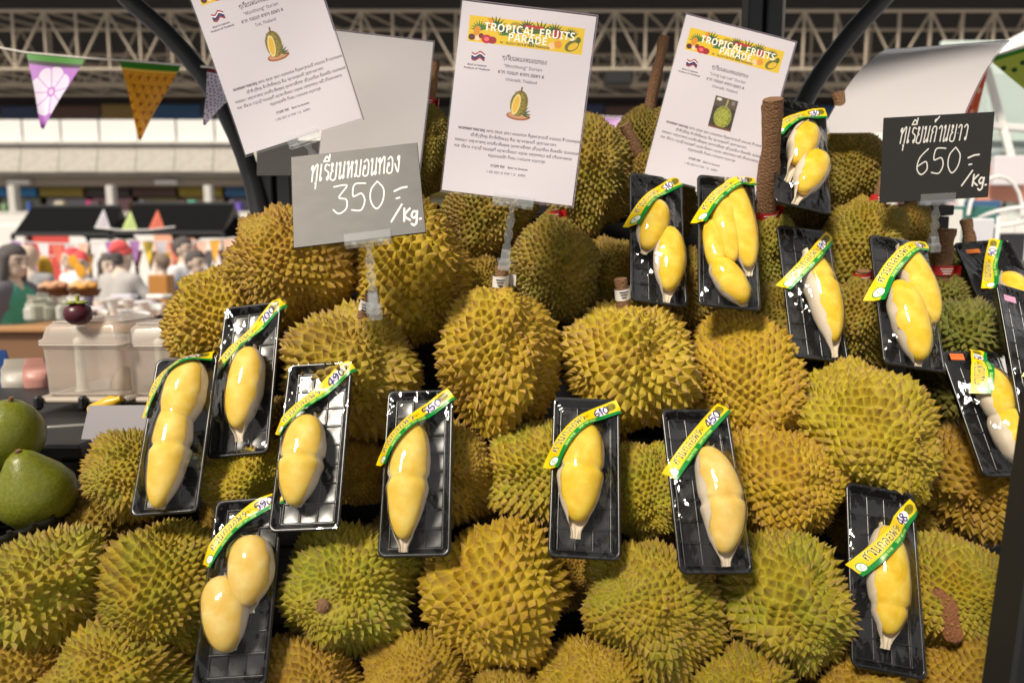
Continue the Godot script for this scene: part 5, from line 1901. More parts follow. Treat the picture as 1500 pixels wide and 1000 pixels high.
func pennant(parent: Node3D, a: Vector3, b: Vector3, tip: Vector3, m: Material, label := "", rows := 10) -> void:
	# a paper triangle hung by its top edge, bellied a little
	var s := Mb.new()
	var pts := []
	var nrm := (b - a).cross(tip - a).normalized()
	for j in rows + 1:
		var v := float(j) / rows
		var l := PackedVector3Array()
		for i in 7:
			var u := i / 6.0
			var p := a.lerp(b, u).lerp(tip, minf(v, 0.985))
			l.push_back(p + nrm * (0.10 * (b - a).length() * sin(u * PI) * (1.0 - v) * v * 2.0 + 0.03 * (b - a).length() * sin(v * 5.0 + u * 2.0) * v))
		pts.push_back(l)
	s.sheet(pts, Vector3(0, 0, 1))
	# print runs straight down: spread u over the triangle
	for i in s.u.size():
		var q := s.u[i]
		s.u[i] = Vector2(lerpf(q.x, 0.5, 0.0) * (1.0 - q.y) + 0.5 * q.y * 1.0, q.y)
	var o := put("pennant", s.mesh(), m, parent)
	if label != "":
		o.set_meta("label", label)

func surroundings() -> void:
	# bunting close behind the stall
	var bn := thing("bunting", "bunting of large fruit-print pennants hanging left of the cards", "bunting", Transform3D())
	var str_ := [at(-60, 62, 2.35), at(0, 70, 2.32), at(38, 77, 2.3), at(124, 85, 2.3), at(176, 88, 2.3), at(264, 95, 2.2), at(304, 98, 1.66), at(390, 112, 1.62), at(520, 120, 1.6)]
	put("string", tubem(str_, 0.0032, 0.0032, 6), colmat(0.75, 0.72, 0.68), bn)
	var mats := {}
	for k in ["mangosteen", "pineapple", "dragonfruit", "coral", "melon"]:
		mats[k] = tmat(pennant_image(k), 0.5, 0.4)
		mats[k].backlight_enabled = true
		mats[k].backlight = Color(0.5, 0.5, 0.5)
	pennant(bn, at(38, 78, 2.3), at(124, 86, 2.3), at(61, 190, 2.25), mats.mangosteen, "purple pennant with a cut mangosteen printed on it")
	pennant(bn, at(175, 89, 2.3), at(265, 96, 2.3), at(204, 206, 2.25), mats.pineapple, "orange pennant with a pineapple pattern")
	pennant(bn, at(303, 98, 1.66), at(372, 110, 1.64), at(298, 184, 1.65), mats.dragonfruit, "pale pennant with dark seeds printed on it")
	var b2 := thing("bunting", "bunting with a coral and a green pennant right of the 650 board", "bunting", Transform3D())
	put("string", tubem([at(1330, 128, 2.5), at(1400, 106, 2.4), at(1450, 84, 2.3), at(1520, 62, 2.2), at(1580, 45, 2.2)], 0.0035, 0.0035, 6), colmat(0.8, 0.78, 0.74), b2)
	pennant(b2, at(1394, 106, 2.40), at(1452, 83, 2.3), at(1424, 205, 2.36), mats.coral, "coral red pennant with a pale line print")
	pennant(b2, at(1448, 86, 2.3), at(1540, 58, 2.2), at(1512, 140, 2.25), mats.melon, "green pennant with dark seeds")
	# lilac flag glimpsed between the middle and right cards
	var b3 := thing("bunting", "small lilac and white pennants far behind, between the middle and right cards", "bunting", Transform3D())
	put("string", tubem([at(830, 168, 7.0), at(905, 172, 7.0), at(960, 168, 7.0)], 0.006, 0.006, 5), M.white, b3)
	pennant(b3, at(866, 170, 7.0), at(912, 171, 7.0), at(890, 205, 7.0), colmat(0.52, 0.30, 0.60), "lilac pennant")
	pennant(b3, at(912, 171, 7.0), at(946, 170, 7.0), at(930, 200, 7.0), colmat(0.75, 0.72, 0.74), "white pennant")

	left_corner()
	right_corner()

func left_corner() -> void:
	# pomelos in a black wicker basket, the grey card, clear food boxes
	var pm := grain(mat(Color(1, 1, 1), 0.36), lin(0.11, 0.135, 0.01), lin(0.24, 0.24, 0.022), 0.03, 14.0, 8, 0.05)
	var q := Mb.new()
	q.lathe(PackedVector2Array([Vector2(0.0, -0.072), Vector2(0.03, -0.07), Vector2(0.058, -0.052), Vector2(0.074, -0.02), Vector2(0.076, 0.01), Vector2(0.062, 0.04), Vector2(0.042, 0.066), Vector2(0.026, 0.088), Vector2(0.013, 0.098), Vector2(0.0, 0.097)]), 32)
	var pom := q.mesh()
	q = Mb.new()
	q.lathe(PackedVector2Array([Vector2(0.0, -0.072), Vector2(0.03, -0.07), Vector2(0.058, -0.052), Vector2(0.074, -0.02), Vector2(0.077, 0.01), Vector2(0.068, 0.044), Vector2(0.05, 0.07), Vector2(0.028, 0.087), Vector2(0.012, 0.093), Vector2(0.0, 0.092)]), 32)
	var pom_round := q.mesh()
	var stub := tubem([Vector3(0, 0.092, 0), Vector3(0.002, 0.104, 0)], 0.006, 0.005, 8)
	for e in [[12, 640, 1.22, "upper green pomelo, cut by the left edge of the view", Vector3(0.2, 0.95, 0.1), 0.74], [52, 722, 1.20, "lower green pomelo with a pointed neck in the wicker basket", Vector3(-0.12, 0.95, 0.25), 0.84], [-60, 715, 1.25, "green pomelo at the left edge, below the upper one", Vector3(0.3, 0.8, 0.3), 1.0]]:
		var y: Vector3 = (e[4] as Vector3).normalized()
		var x := y.cross(Vector3(0, 0, 1)).normalized()
		var o := thing("pomelo", e[3], "pomelo", Transform3D(Basis(x, y, x.cross(y)) * e[5], at(e[0], e[1], e[2])), "green pomelos in the basket")
		put("rind", pom if e[1] > 700 else pom_round, pm, o)
		put("stalk", stub, M.bark, o)
	# woven basket: uprights and round strands
	var c := at(-6, 800, 1.2)
	var wk := thing("wicker_basket", "black wicker basket under the green pomelos", "basket", Transform3D(Basis(), c - Vector3(0, 0.09, 0)))
	var weave := Mb.new()
	for j in 12:
		var pts := PackedVector3Array()
		var rr := PackedFloat32Array()
		for k in 97:
			var a := TAU * k / 96.0
			var r := 0.125 + 0.022 * j / 12.0 + 0.0035 * sin(a * 24.0 + PI * (j % 2))
			pts.push_back(Vector3(cos(a) * r * 0.8, 0.008 + j * 0.0125, sin(a) * r))
			rr.push_back(0.0052)
		weave.tube(pts, rr, 6, false)
	put("weave", weave.mesh(), mat(lin(0.015, 0.015, 0.016), 0.4), wk)
	for k in 24:
		var a := TAU * (k + 0.5) / 24.0
		put("stake", tubem([Vector3(cos(a) * 0.1, 0, sin(a) * 0.125), Vector3(cos(a) * 0.118, 0.155, sin(a) * 0.147)], 0.004, 0.004, 6), M.black, wk)
	put("base", boxm(Vector3(0.18, 0.01, 0.22), 0.004, Vector3(0, 0.005, 0)), M.black, wk)
	# grey card
	var ps := pose_from([Vector2(130, 610), Vector2(222, 577), Vector2(188, 772), Vector2(92, 757)], 0.13, 0.08)
	var cm := Mb.new()
	cm.box(Vector3(), Vector3(0.13, ps[1], 0.003), 0.0008)
	var cd := put("grey_card", cm.mesh(), colmat(0.24, 0.225, 0.25, 0.6), self, ps[0])
	tag(cd, "plain grey card standing at the left end of the pile", "card")
	# the side table the boxes stand on, black
	var tb := thing("side_table", "black side table left of the pile, holding clear food boxes", "table", Transform3D())
	var p0 := at(60, 590, 1.62)
	put("top", boxm(Vector3(0.9, 0.03, 0.6), 0.006, Vector3(p0.x - 0.16, p0.y - 0.03, p0.z + 0.02)), M.black, tb)
	for sx in [-1.0, 1.0]:
		for sz in [-1.0, 1.0]:
			put("leg", boxm(Vector3(0.04, p0.y - 0.046, 0.04), 0.005, Vector3(p0.x - 0.16 + sx * 0.42, (p0.y - 0.046) * 0.5, p0.z + 0.02 + sz * 0.27)), M.black, tb)
	put("black_front", boxm(Vector3(0.21, 0.16, 0.30), 0.012, Vector3(p0.x + 0.01, p0.y - 0.13, p0.z + 0.22)), mat(lin(0.012, 0.012, 0.012), 0.2), tb)
	var boxes := [[70, 187, 1.60, "clear lidded food box with a cream pump column, under the mangosteen"], [192, 300, 1.63, "second clear food box, half hidden by the durians"]]
	for b in boxes:
		var d: float = b[2]
		var a0 := at(b[0], 578, d)
		var a1 := at(b[1], 578, d)
		var w := a1.x - a0.x
		var h := 0.17
		var o := thing("food_box", b[3], "plastic box", Transform3D(Basis(), Vector3((a0.x + a1.x) * 0.5, a0.y, a0.z - 0.09)), "clear food boxes on the side table")
		var body := Mb.new()
		var rows := []
		for z in [[0.0, 0.012], [0.002, 0.0], [0.06, -0.001], [0.112, -0.003], [0.116, -0.008], [0.122, -0.008]]:
			var l := PackedVector3Array()
			for v in ring_pts(w * 0.5 - z[1], 0.10 - z[1], 0.02, 0.0):
				l.push_back(Vector3(v.x, z[0], v.y))
			rows.push_back(l)
		body.sheet(rows, Vector3(0, 0, 1), true)
		put("tub", body.mesh(), M.cloudy, o)
		var lid := Mb.new()
		rows = []
		for z in [[0.118, -0.009], [0.126, -0.010], [0.130, -0.004], [0.158, 0.002], [0.172, 0.016], [0.177, 0.04], [0.178, 0.07]]:
			var l := PackedVector3Array()
			for v in ring_pts(w * 0.5 - z[1], 0.10 - z[1], 0.022, 0.0):
				l.push_back(Vector3(v.x, z[0] + 0.004 * sin(v.x * 40.0), v.y))
			rows.push_back(l)
		lid.sheet(rows, Vector3(0, 0, 1), true)
		put("lid", lid.mesh(), M.cloudy, o)
		var col := Mb.new()
		col.lathe(PackedVector2Array([Vector2(0, 0.004), Vector2(0.017, 0.004), Vector2(0.0125, 0.012), Vector2(0.0115, 0.11), Vector2(0.0135, 0.115), Vector2(0.0135, 0.128), Vector2(0.007, 0.132), Vector2(0.007, 0.138), Vector2(0.015, 0.142), Vector2(0.016, 0.158), Vector2(0.0, 0.159)]), 18)
		put("column", col.mesh(), colmat(0.72, 0.70, 0.58, 0.4), o, Transform3D(Basis(), Vector3(-w * 0.16, 0, 0.06)))
		var fd := Mb.new()
		fd.lathe(PackedVector2Array([Vector2(0.036, 0.0), Vector2(0.034, 0.018), Vector2(0.024, 0.040), Vector2(0.010, 0.052), Vector2(0.0, 0.054)]), 18, Vector2(1.0, 0.7))
		put("food", fd.mesh(), colmat(0.42, 0.33, 0.23, 0.7), o, Transform3D(Basis(), Vector3(w * 0.2, 0, 0)))
		for hgt in [[0.119, -0.009], [0.170, 0.013], [0.004, 0.002]]:
			var ring := []
			for v in ring_pts(w * 0.5 - hgt[1], 0.10 - hgt[1], 0.022, 0.0):
				ring.push_back(Vector3(v.x, hgt[0], v.y))
			put("rim", tubem(ring, 0.0014, 0.0014, 6), colmat(0.55, 0.50, 0.45, 0.3), o)
		put("base_tray", boxm(Vector3(w + 0.03, 0.014, 0.24), 0.005, Vector3(0, -0.009, 0)), colmat(0.42, 0.36, 0.30, 0.4), o)
		for s in [-1.0, 0.1, 1.0]:
			put("clamp", boxm(Vector3(0.018, 0.034, 0.02), 0.006, Vector3(s * (w * 0.5), -0.012, 0.125)), M.black, o)
	var mg := thing("mangosteen", "purple mangosteen with a green crown on the box lid", "mangosteen", Transform3D(Basis().scaled(Vector3(1.12, 1.12, 1.12)), at(115, 476, 1.56)))
	var mb := Mb.new()
	mb.lathe(PackedVector2Array([Vector2(0, 0.0), Vector2(0.014, 0.002), Vector2(0.024, 0.012), Vector2(0.0265, 0.024), Vector2(0.023, 0.036), Vector2(0.012, 0.043), Vector2(0, 0.044)]), 24)
	put("fruit", mb.mesh(), grain(mat(Color(1, 1, 1), 0.35), lin(0.055, 0.008, 0.018), lin(0.11, 0.018, 0.03), 0.03, 30.0, 2), mg)
	for i in 4:
		var l := Mb.new()
		var a := i * PI / 2 + 0.4
		l.ball(Vector3(cos(a) * 0.012, 0.046, sin(a) * 0.012), Vector3(0.011, 0.0035, 0.011), 6, 10)
		put("sepal", l.mesh(), colmat(0.26, 0.30, 0.05), mg)
	put("stalk", tubem([Vector3(0, 0.044, 0), Vector3(0.001, 0.060, 0)], 0.0035, 0.004, 8), colmat(0.35, 0.36, 0.06), mg)
	# a yellow bottle lying behind the grey card, bags, wrapped sweets
	var yb := thing("yellow_bottle", "yellow bottle lying behind the grey card", "bottle", Transform3D(Basis(Vector3(0, 0, 1), -1.15), at(134, 603, 1.46)))
	var yl := Mb.new()
	yl.lathe(PackedVector2Array([Vector2(0, 0), Vector2(0.014, 0.0), Vector2(0.016, 0.006), Vector2(0.016, 0.05), Vector2(0.008, 0.064), Vector2(0.007, 0.072), Vector2(0, 0.073)]), 18)
	put("bottle_body", yl.mesh(), colmat(0.72, 0.42, 0.02, 0.35), yb)
	var r := RandomNumberGenerator.new()
	r.seed = 41
	for e in [[52, 550, 1.9, 0.032, 0.05, lin(0.55, 0.26, 0.22), "pink printed snack bag behind the clear food boxes"], [24, 555, 2.0, 0.04, 0.06, lin(0.50, 0.46, 0.40), "cream cloth bag at the left edge, beside the pink snack bag"], [-2, 560, 2.1, 0.04, 0.10, lin(0.02, 0.08, 0.30), "blue bag at the left edge of the view"],
		[84, 680, 1.42, 0.07, 0.05, lin(0.36, 0.05, 0.05), "red wrapped sweets in the shade beside the grey card"], [104, 655, 1.46, 0.06, 0.05, lin(0.42, 0.40, 0.38), "white plastic-wrapped packet in the shade beside the grey card"]]:
		var o := Mb.new()
		var rows := []
		for j in 9:
			var v := j / 8.0
			var l := PackedVector3Array()
			for k in 17:
				var a := TAU * (k % 16) / 16.0
				var s := pow(sin(PI * clampf(v * 0.8 + 0.1, 0, 1)), 0.16)
				var pinch := 1.0 if v < 0.85 else 0.8
				l.push_back(Vector3(cos(a) * e[3] * s * pinch * (1.0 + 0.08 * soft.get_noise_2d(k % 16 * 70.0, j * 90.0)), v * e[4] * 2.0 - e[4], sin(a) * e[3] * 0.5 * s * (1.0 if v < 0.6 else 0.12) * (1.0 + 0.2 * soft.get_noise_2d(k % 16 * 90.0 + 40.0, j * 60.0))))
			rows.push_back(l)
		o.sheet(rows, Vector3(0, 0, 1), true)
		var n := put("bag", o.mesh(), mat(e[5], 0.4), self, Transform3D(Basis(Vector3(0, 1, 0), 0.3), at(e[0], e[1], e[2])))
		tag(n, e[6], "bag")

func right_corner() -> void:
	# a white-framed glass pavilion, a white counter with cups, dark shop interior
	var t := thing("glass_pavilion", "white framed glass pavilion behind the right edge of the pile", "pavilion", Transform3D())
	var gl := pane(0.25, 0.05, Color(0.75, 0.88, 0.86), 0.6)
	var Q := func(px, py, d): return at(px, py, d)
	var segs := [[1392, 110, 1560, 20], [1400, 112, 1412, 420], [1446, 100, 1512, 340], [1390, 178, 1520, 190], [1400, 250, 1520, 262]]
	for s in segs:
		put("frame_bar", barm(at(s[0], s[1], 5.2), at(s[2], s[3], 5.2), 0.05, 0.05, 0.006), M.white, t)
	for e in [[1404, 112, 1448, 190], [1450, 108, 1540, 190], [1404, 194, 1470, 300], [1474, 194, 1560, 330]]:
		var m := Mb.new()
		m.flat_quad(at(e[0], e[1], 5.3), at(e[2], e[1], 5.3), at(e[2], e[3], 5.3), at(e[0], e[3], 5.3), Vector3(0, 0, 1))
		put("pane", m.mesh(), gl, t)
	put("roof_panel", barm(at(1380, 124, 5.1), at(1580, 12, 5.1), 0.5, 0.04, 0.005), colmat(0.82, 0.83, 0.84), t)
	put("back_panel", boxm(Vector3(2.4, 1.1, 0.05), 0.01, at(1560, 150, 6.4)), colmat(0.60, 0.70, 0.66), t)
	put("shade_panel", boxm(Vector3(1.2, 0.5, 0.05), 0.01, at(1440, 248, 6.2)), colmat(0.08, 0.09, 0.09), t)
	for i in 4:
		put("louvre", boxm(Vector3(1.2, 0.05, 0.1), 0.01, at(1430, 222 + i * 20, 6.1)), colmat(0.45, 0.47, 0.46), t)
	var c := thing("white_counter", "white counter beyond the right end of the pile", "counter", Transform3D())
	put("top", boxm(Vector3(1.4, 0.05, 0.7), 0.01, at(1530, 408, 4.0)), M.white, c)
	put("body", boxm(Vector3(1.3, 0.9, 0.6), 0.01, at(1530, 408, 4.0) - Vector3(0, 0.48, 0.02)), colmat(0.7, 0.7, 0.7), c)
	var cup := Mb.new()
	cup.lathe(PackedVector2Array([Vector2(0, 0), Vector2(0.042, 0.0), Vector2(0.048, 0.012), Vector2(0.05, 0.014), Vector2(0.05, 0.018), Vector2(0.0, 0.018)]), 20)
	var cm := cup.mesh()
	for k in 2:
		var s := thing("cup_stack", ["stack of pale plates on the white counter, nearest the pile", "second stack of pale plates on the white counter, at the edge"][k], "plate stack", Transform3D(Basis(), at(1478 + k * 40, 452, 2.9)), "stacks of plates")
		for i in 11:
			put("plate", cm, colmat(0.56, 0.56, 0.55) if i == 0 else s.get_node("plate").material_override, s, Transform3D(Basis().scaled(Vector3(1.2, 1, 1.2)), Vector3(0.002 * sin(i * 2.0), i * 0.0185, 0)))
	for e in [[1432, 356, 3.4, 0.13, 0.24, lin(0.72, 0.72, 0.78), "white paper notice standing right of the 650 board's clip", "notice"], [1418, 330, 4.4, 0.34, 0.24, lin(0.04, 0.16, 0.14), "dark green shop panel behind the white notice", "panel"], [1462, 368, 4.2, 0.30, 0.22, lin(0.02, 0.02, 0.025), "black appliance on the counter behind the stacked plates", "appliance"],
		[1438, 316, 4.6, 0.22, 0.2, lin(0.05, 0.12, 0.26), "blue package right of the dark green panel", "package"], [1392, 345, 3.8, 0.10, 0.28, lin(0.75, 0.74, 0.70), "cream box behind the 650 board's clip", "box"], [1470, 268, 4.8, 0.36, 0.26, lin(0.68, 0.30, 0.20), "orange and white poster right of the 650 board", "poster"], [1478, 250, 4.7, 0.22, 0.2, lin(0.75, 0.70, 0.74), "pale poster overlapping the orange one", "poster"]]:
		var o := Mb.new()
		o.box(Vector3(), Vector3(e[3], e[4], 0.05), 0.006)
		var n := put(e[7].replace(" ", "_"), o.mesh(), mat(e[5], 0.5), self, Transform3D(Basis(), at(e[0], e[1], e[2])))
		tag(n, e[6], e[7])
	# a white wire chair in front of the posters
	var ch := thing("wire_chair", "white wire chair seen right of the 650 board", "chair", Transform3D(Basis(), at(1478, 318, 4.2)))
	var ring := []
	for k in 21:
		var a := TAU * k / 20.0
		ring.push_back(Vector3(cos(a) * 0.17, 0.05 * sin(a), sin(a) * 0.15))
	put("seat", tubem(ring, 0.012, 0.012, 8), M.white, ch)
	var bk := []
	for k in 11:
		var a := PI * k / 10.0
		bk.push_back(Vector3(cos(a) * 0.17, 0.02 + sin(a) * 0.24, -0.12))
	put("backrest", tubem(bk, 0.011, 0.011, 8), M.white, ch)
	var gy: float = at(1478, 318, 4.2).y
	for s in [[-1, -1], [1, -1], [-1, 1], [1, 1]]:
		put("leg", tubem([Vector3(s[0] * 0.13, 0, s[1] * 0.1), Vector3(s[0] * 0.19, -gy, s[1] * 0.16)], 0.012, 0.010, 8), M.white, ch)

func make_materials() -> void:
	M.bark = grain(mat(Color(1, 1, 1), 0.85), lin(0.13, 0.062, 0.03), lin(0.36, 0.20, 0.10), 0.03, 22.0, 5, 0.25)
	M.tag_white = mat(lin(0.78, 0.76, 0.74), 0.6)
	M.tag_red = mat(lin(0.50, 0.02, 0.02), 0.5)
	M.ink = mat(lin(0.05, 0.04, 0.05), 0.7)
	M.tray = mat(lin(0.009, 0.009, 0.010), 0.27, 0.0, 0.55)
	M.film = pane(0.003, 0.05, Color(1, 1, 1), 0.56)
	M.clear = pane(0.07, 0.06, Color(0.9, 0.93, 0.95), 0.6)
	M.sleeve = pane(0.03, 0.10, Color(1, 1, 1), 0.35)
	M.sleeve_edge = mat(lin(0.20, 0.16, 0.22), 0.25)
	M.paper = mat(lin(0.80, 0.79, 0.80), 0.6)
	M.sheet_back = mat(lin(0.60, 0.575, 0.60), 0.3)
	M.sheet_back.backlight_enabled = true
	M.sheet_back.backlight = Color(0.6, 0.6, 0.6)
	M.board = mat(lin(0.025, 0.024, 0.023), 0.5)
	M.wrapper = mat(lin(0.70, 0.60, 0.46), 0.5)
	M.wrapper.cull_mode = BaseMaterial3D.CULL_DISABLED
	M.wrapper.backlight_enabled = true
	M.wrapper.backlight = Color(0.3, 0.28, 0.24)
	for q in [["rich", lin(0.74, 0.43, 0.006), lin(0.83, 0.66, 0.11)], ["pale", lin(0.71, 0.43, 0.06), lin(0.80, 0.64, 0.24)], ["warm", lin(0.72, 0.44, 0.03), lin(0.81, 0.65, 0.19)]]:
		var f := grain(mat(Color(1, 1, 1), 0.58, 0.0, 0.35), q[1], q[2], 0.012, 9.0, 21, 0.14)
		f.subsurf_scatter_enabled = true
		f.subsurf_scatter_strength = 0.25
		M["flesh_" + q[0]] = f
	M.black = mat(lin(0.012, 0.012, 0.013), 0.5)
	M.truss = mat(lin(0.42, 0.355, 0.28), 0.6)
	M.white = mat(lin(0.80, 0.79, 0.78), 0.55)
	M.tent = mat(lin(0.006, 0.006, 0.0062), 0.85, 0.0, 0.2)
	M.cloth = vmat(0.8, 0.3)
	M.hair = vmat(0.75, 0.2)
	M.cloudy = pane(0.40, 0.22, Color(0.86, 0.81, 0.77), 0.5)
	M.frame = mat(lin(0.045, 0.047, 0.052), 0.42, 0.3)

func _ready() -> void:
	rng.seed = 77
	soft.seed = 5
	soft.frequency = 0.05
	var cam := Camera3D.new()
	cam.name = "camera"
	cam.transform = Transform3D(look, eye)
	cam.fov = rad_to_deg(2.0 * atan(500.0 / FOCAL))
	cam.near = 0.05
	cam.far = 400.0
	var lens := CameraAttributesPhysical.new()
	lens.frustum_focal_length = 24.0
	lens.frustum_focus_distance = 1.14
	lens.frustum_near = 0.05
	lens.frustum_far = 400.0
	lens.exposure_aperture = 2.8
	cam.attributes = lens
	add_child(cam)
	cam.current = true
	var env := Environment.new()
	env.background_mode = Environment.BG_SKY
	var sky := Sky.new()
	var sm := ProceduralSkyMaterial.new()
	sm.sky_top_color = Color(0.92, 0.91, 0.91)
	sm.sky_horizon_color = Color(1.0, 0.98, 0.95)
	sm.ground_bottom_color = Color(0.40, 0.38, 0.36)
	sm.ground_horizon_color = Color(0.62, 0.60, 0.58)
	sm.sky_energy_multiplier = 0.52
	sm.ground_energy_multiplier = 0.5
	sm.sky_curve = 0.2
	sm.sun_angle_max = 30.0
	sky.sky_material = sm
	env.sky = sky
	env.tonemap_mode = Environment.TONE_MAPPER_LINEAR
	env.tonemap_exposure = 3.0
	env.sdfgi_enabled = true
	env.ssao_enabled = true
	env.ssil_enabled = true
	var we := WorldEnvironment.new()
	we.name = "world"
	we.environment = env
	add_child(we)
	var sun := DirectionalLight3D.new()
	sun.name = "sun"
	sun.light_energy = 0.5
	sun.light_color = Color(1.0, 0.955, 0.88)
	sun.light_angular_distance = 11.0
	sun.shadow_enabled = true
	add_child(sun)
	sun.look_at_from_position(Vector3(-0.56, 1.08, 0.80), Vector3.ZERO)

	make_materials()
	make_husks()
	setting()
	pile()
	trays()
	signs()
	surroundings()
	market()

func pile() -> void:
	var W := Color(1, 1, 1)
	var A := Color(0.97, 0.93, 0.88)     # browner
	var G := Color(0.97, 0.98, 0.95)     # greener
	var D := Color(0.88, 0.85, 0.84)    # darker: shade of the gaps and back rows put into the tint
	var f := "durians of the front row"
	var b := "durians of the bottom row"
	var m := "durians of the middle rows"
	var u := "durians of the upper rows"
	# front row
	durian(72, 862, 92, "spiny0", Vector3(-0.5, 0.2, 0.8), 0.4, W, 0.0, "large spiky durian at the left end of the front row", f)
	durian(238, 862, 90, "spiny1", Vector3(0.2, -0.8, 0.6), 1.3, G, 0.01, "green spiky durian left of the tray priced 590", f)
	var eye_fruit := durian(513, 862, 98, "green0", Vector3(-0.15, 0.12, 1.0), 2.2, W, 0.0, "yellow-green durian with a small brown eye, right of the 590 tray", f)
	durian(728, 868, 104, "gold0", Vector3(0.1, 0.75, -0.6), 0.2, W, 0.0, "big golden durian at the middle of the front row", f)
	durian(955, 895, 98, "green1", Vector3(-0.55, 0.65, 0.52), 0.9, W, 0.0, "yellow-green durian lying tilted below the trays priced 610 and 450", f)
	durian(1145, 880, 97, "spiny0", Vector3(0.25, -0.4, 0.85), 2.5, W, 0.0, "spiky durian between the 450 tray and the lowest right tray", f)
	var scarred := durian(1392, 872, 82, "green2", Vector3(0.6, 0.2, 0.75), 1.0, A, 0.03, "durian with a brown scar, right of the lowest right tray", f)
	blemishes(eye_fruit, scarred)
	# bottom row, cut by the edge of the view
	durian(20, 1010, 88, "brown0", Vector3(0.3, 0.3, 0.9), 0.2, A, 0.0, "durian at the bottom left corner", b)
	durian(172, 1010, 92, "spiny1", Vector3(-0.3, 0.6, 0.7), 2.8, W, 0.0, "durian in the bottom row, second from the left", b)
	durian(450, 1020, 86, "brown1", Vector3(0.5, 0.3, 0.8), 1.9, A, 0.0, "durian in the bottom row under the durian with a brown eye", b)
	durian(610, 1012, 86, "brown2", Vector3(-0.4, 0.5, 0.7), 0.5, W, 0.01, "durian in the bottom row just left of the big golden one", b)
	durian(858, 1022, 84, "gold1", Vector3(0.2, 0.7, 0.6), 2.0, W, 0.0, "durian in the bottom row below the tilted yellow-green one", b)
	durian(735, 1055, 84, "brown1", Vector3(0.1, 0.5, 0.8), 0.7, W, 0.02, "durian in the bottom row straight under the big golden one", b)
	durian(1085, 1030, 86, "spiny0", Vector3(-0.6, 0.3, 0.7), 0.8, A, 0.0, "durian in the bottom row right of the tilted yellow-green one", b)
	durian(1265, 1030, 84, "brown0", Vector3(0.2, 0.4, 0.9), 1.6, A, 0.02, "durian in the bottom row under the lowest right tray", b)
	durian(1440, 1010, 84, "brown1", Vector3(0.4, 0.5, 0.7), 0.1, A, 0.03, "durian at the bottom right corner", b)
	# second row
	durian(200, 692, 66, "spiny0", Vector3(-0.25, 0.35, 0.9), 0.4, A, 0.03, "orange-brown spiny durian at the left end of the second row, beside the grey card", m)
	durian(372, 700, 72, "green1", Vector3(0.5, -0.2, 0.85), 1.2, W, 0.03, "greenish durian between the 800 tray and the shining tray", m)
	durian(648, 695, 80, "brown0", Vector3(0.6, 0.35, 0.7), 0.8, W, 0.03, "golden durian behind the tray priced 550", m)
	durian(530, 690, 50, "brown2", Vector3(-0.6, 0.35, 0.7), 0.8, A, 0.07, "brownish durian between the shining tray and the 550 tray", m)
	durian(792, 690, 76, "spiny1", Vector3(0.85, 0.1, 0.5), 0.3, W, 0.03, "long-spined durian left of and behind the 610 tray", m)
	durian(942, 718, 66, "green0", Vector3(0.1, -0.85, 0.5), 2.0, W, 0.02, "greenish durian between the two trays right of the middle", m)
	durian(1140, 705, 84, "gold1", Vector3(0.75, -0.25, 0.6), 0.2, W, 0.02, "golden durian just right of the 450 tray", m)
	durian(1262, 632, 98, "gold2", Vector3(0.35, -0.6, 0.7), 1.1, W, -0.01, "large golden durian above the lowest right tray", m)
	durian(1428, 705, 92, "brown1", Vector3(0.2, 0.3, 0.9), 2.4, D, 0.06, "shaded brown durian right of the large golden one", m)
	# third row
	durian(332, 476, 80, "gold1", Vector3(-0.45, 0.85, 0.3), 1.7, W, 0.07, "golden durian at the left edge of the pile, behind the 700 tray", u)
	durian(512, 548, 98, "brown0", Vector3(0.30, 0.90, 0.3), 0.3, W, 0.0, "wide golden durian whose stem holds the clip of the 350 board", u, 0.055, "white")
	durian(728, 528, 86, "tall0", Vector3(0.05, 0.93, 0.36), 0.9, W, -0.03, "tall bright yellow durian under the middle information card", u, 0.05, "white")
	durian(920, 535, 97, "gold0", Vector3(-0.12, 0.95, 0.3), 2.2, W, 0.0, "broad golden durian with a short white-tagged stem under the 510 tray", u, 0.055, "white")
	durian(1093, 552, 80, "tall1", Vector3(0.1, -0.9, 0.4), 0.6, W, 0.02, "golden durian under the tray with three pods", u)
	# fourth row
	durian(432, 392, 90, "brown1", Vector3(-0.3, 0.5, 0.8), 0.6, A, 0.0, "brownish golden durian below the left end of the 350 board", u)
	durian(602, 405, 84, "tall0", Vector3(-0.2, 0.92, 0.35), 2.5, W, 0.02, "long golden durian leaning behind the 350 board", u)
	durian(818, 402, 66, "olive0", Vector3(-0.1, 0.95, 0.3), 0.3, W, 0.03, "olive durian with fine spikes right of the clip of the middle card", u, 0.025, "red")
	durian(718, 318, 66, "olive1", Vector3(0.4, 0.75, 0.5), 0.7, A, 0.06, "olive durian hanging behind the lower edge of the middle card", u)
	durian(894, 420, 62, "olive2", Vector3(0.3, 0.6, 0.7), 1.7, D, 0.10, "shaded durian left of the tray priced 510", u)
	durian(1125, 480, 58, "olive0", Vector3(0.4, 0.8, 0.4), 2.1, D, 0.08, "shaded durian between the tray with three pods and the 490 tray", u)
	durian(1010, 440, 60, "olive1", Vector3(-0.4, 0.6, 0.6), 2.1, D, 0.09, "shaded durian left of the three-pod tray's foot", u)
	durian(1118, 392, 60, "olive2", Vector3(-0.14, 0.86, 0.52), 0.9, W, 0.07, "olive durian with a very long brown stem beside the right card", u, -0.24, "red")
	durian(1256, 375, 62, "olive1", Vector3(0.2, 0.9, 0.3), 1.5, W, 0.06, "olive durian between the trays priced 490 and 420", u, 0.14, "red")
	durian(1255, 478, 58, "olive0", Vector3(-0.1, 0.9, 0.4), 0.4, W, 0.05, "olive durian with a red tag below the 420 tray's left side", u, 0.025, "red")
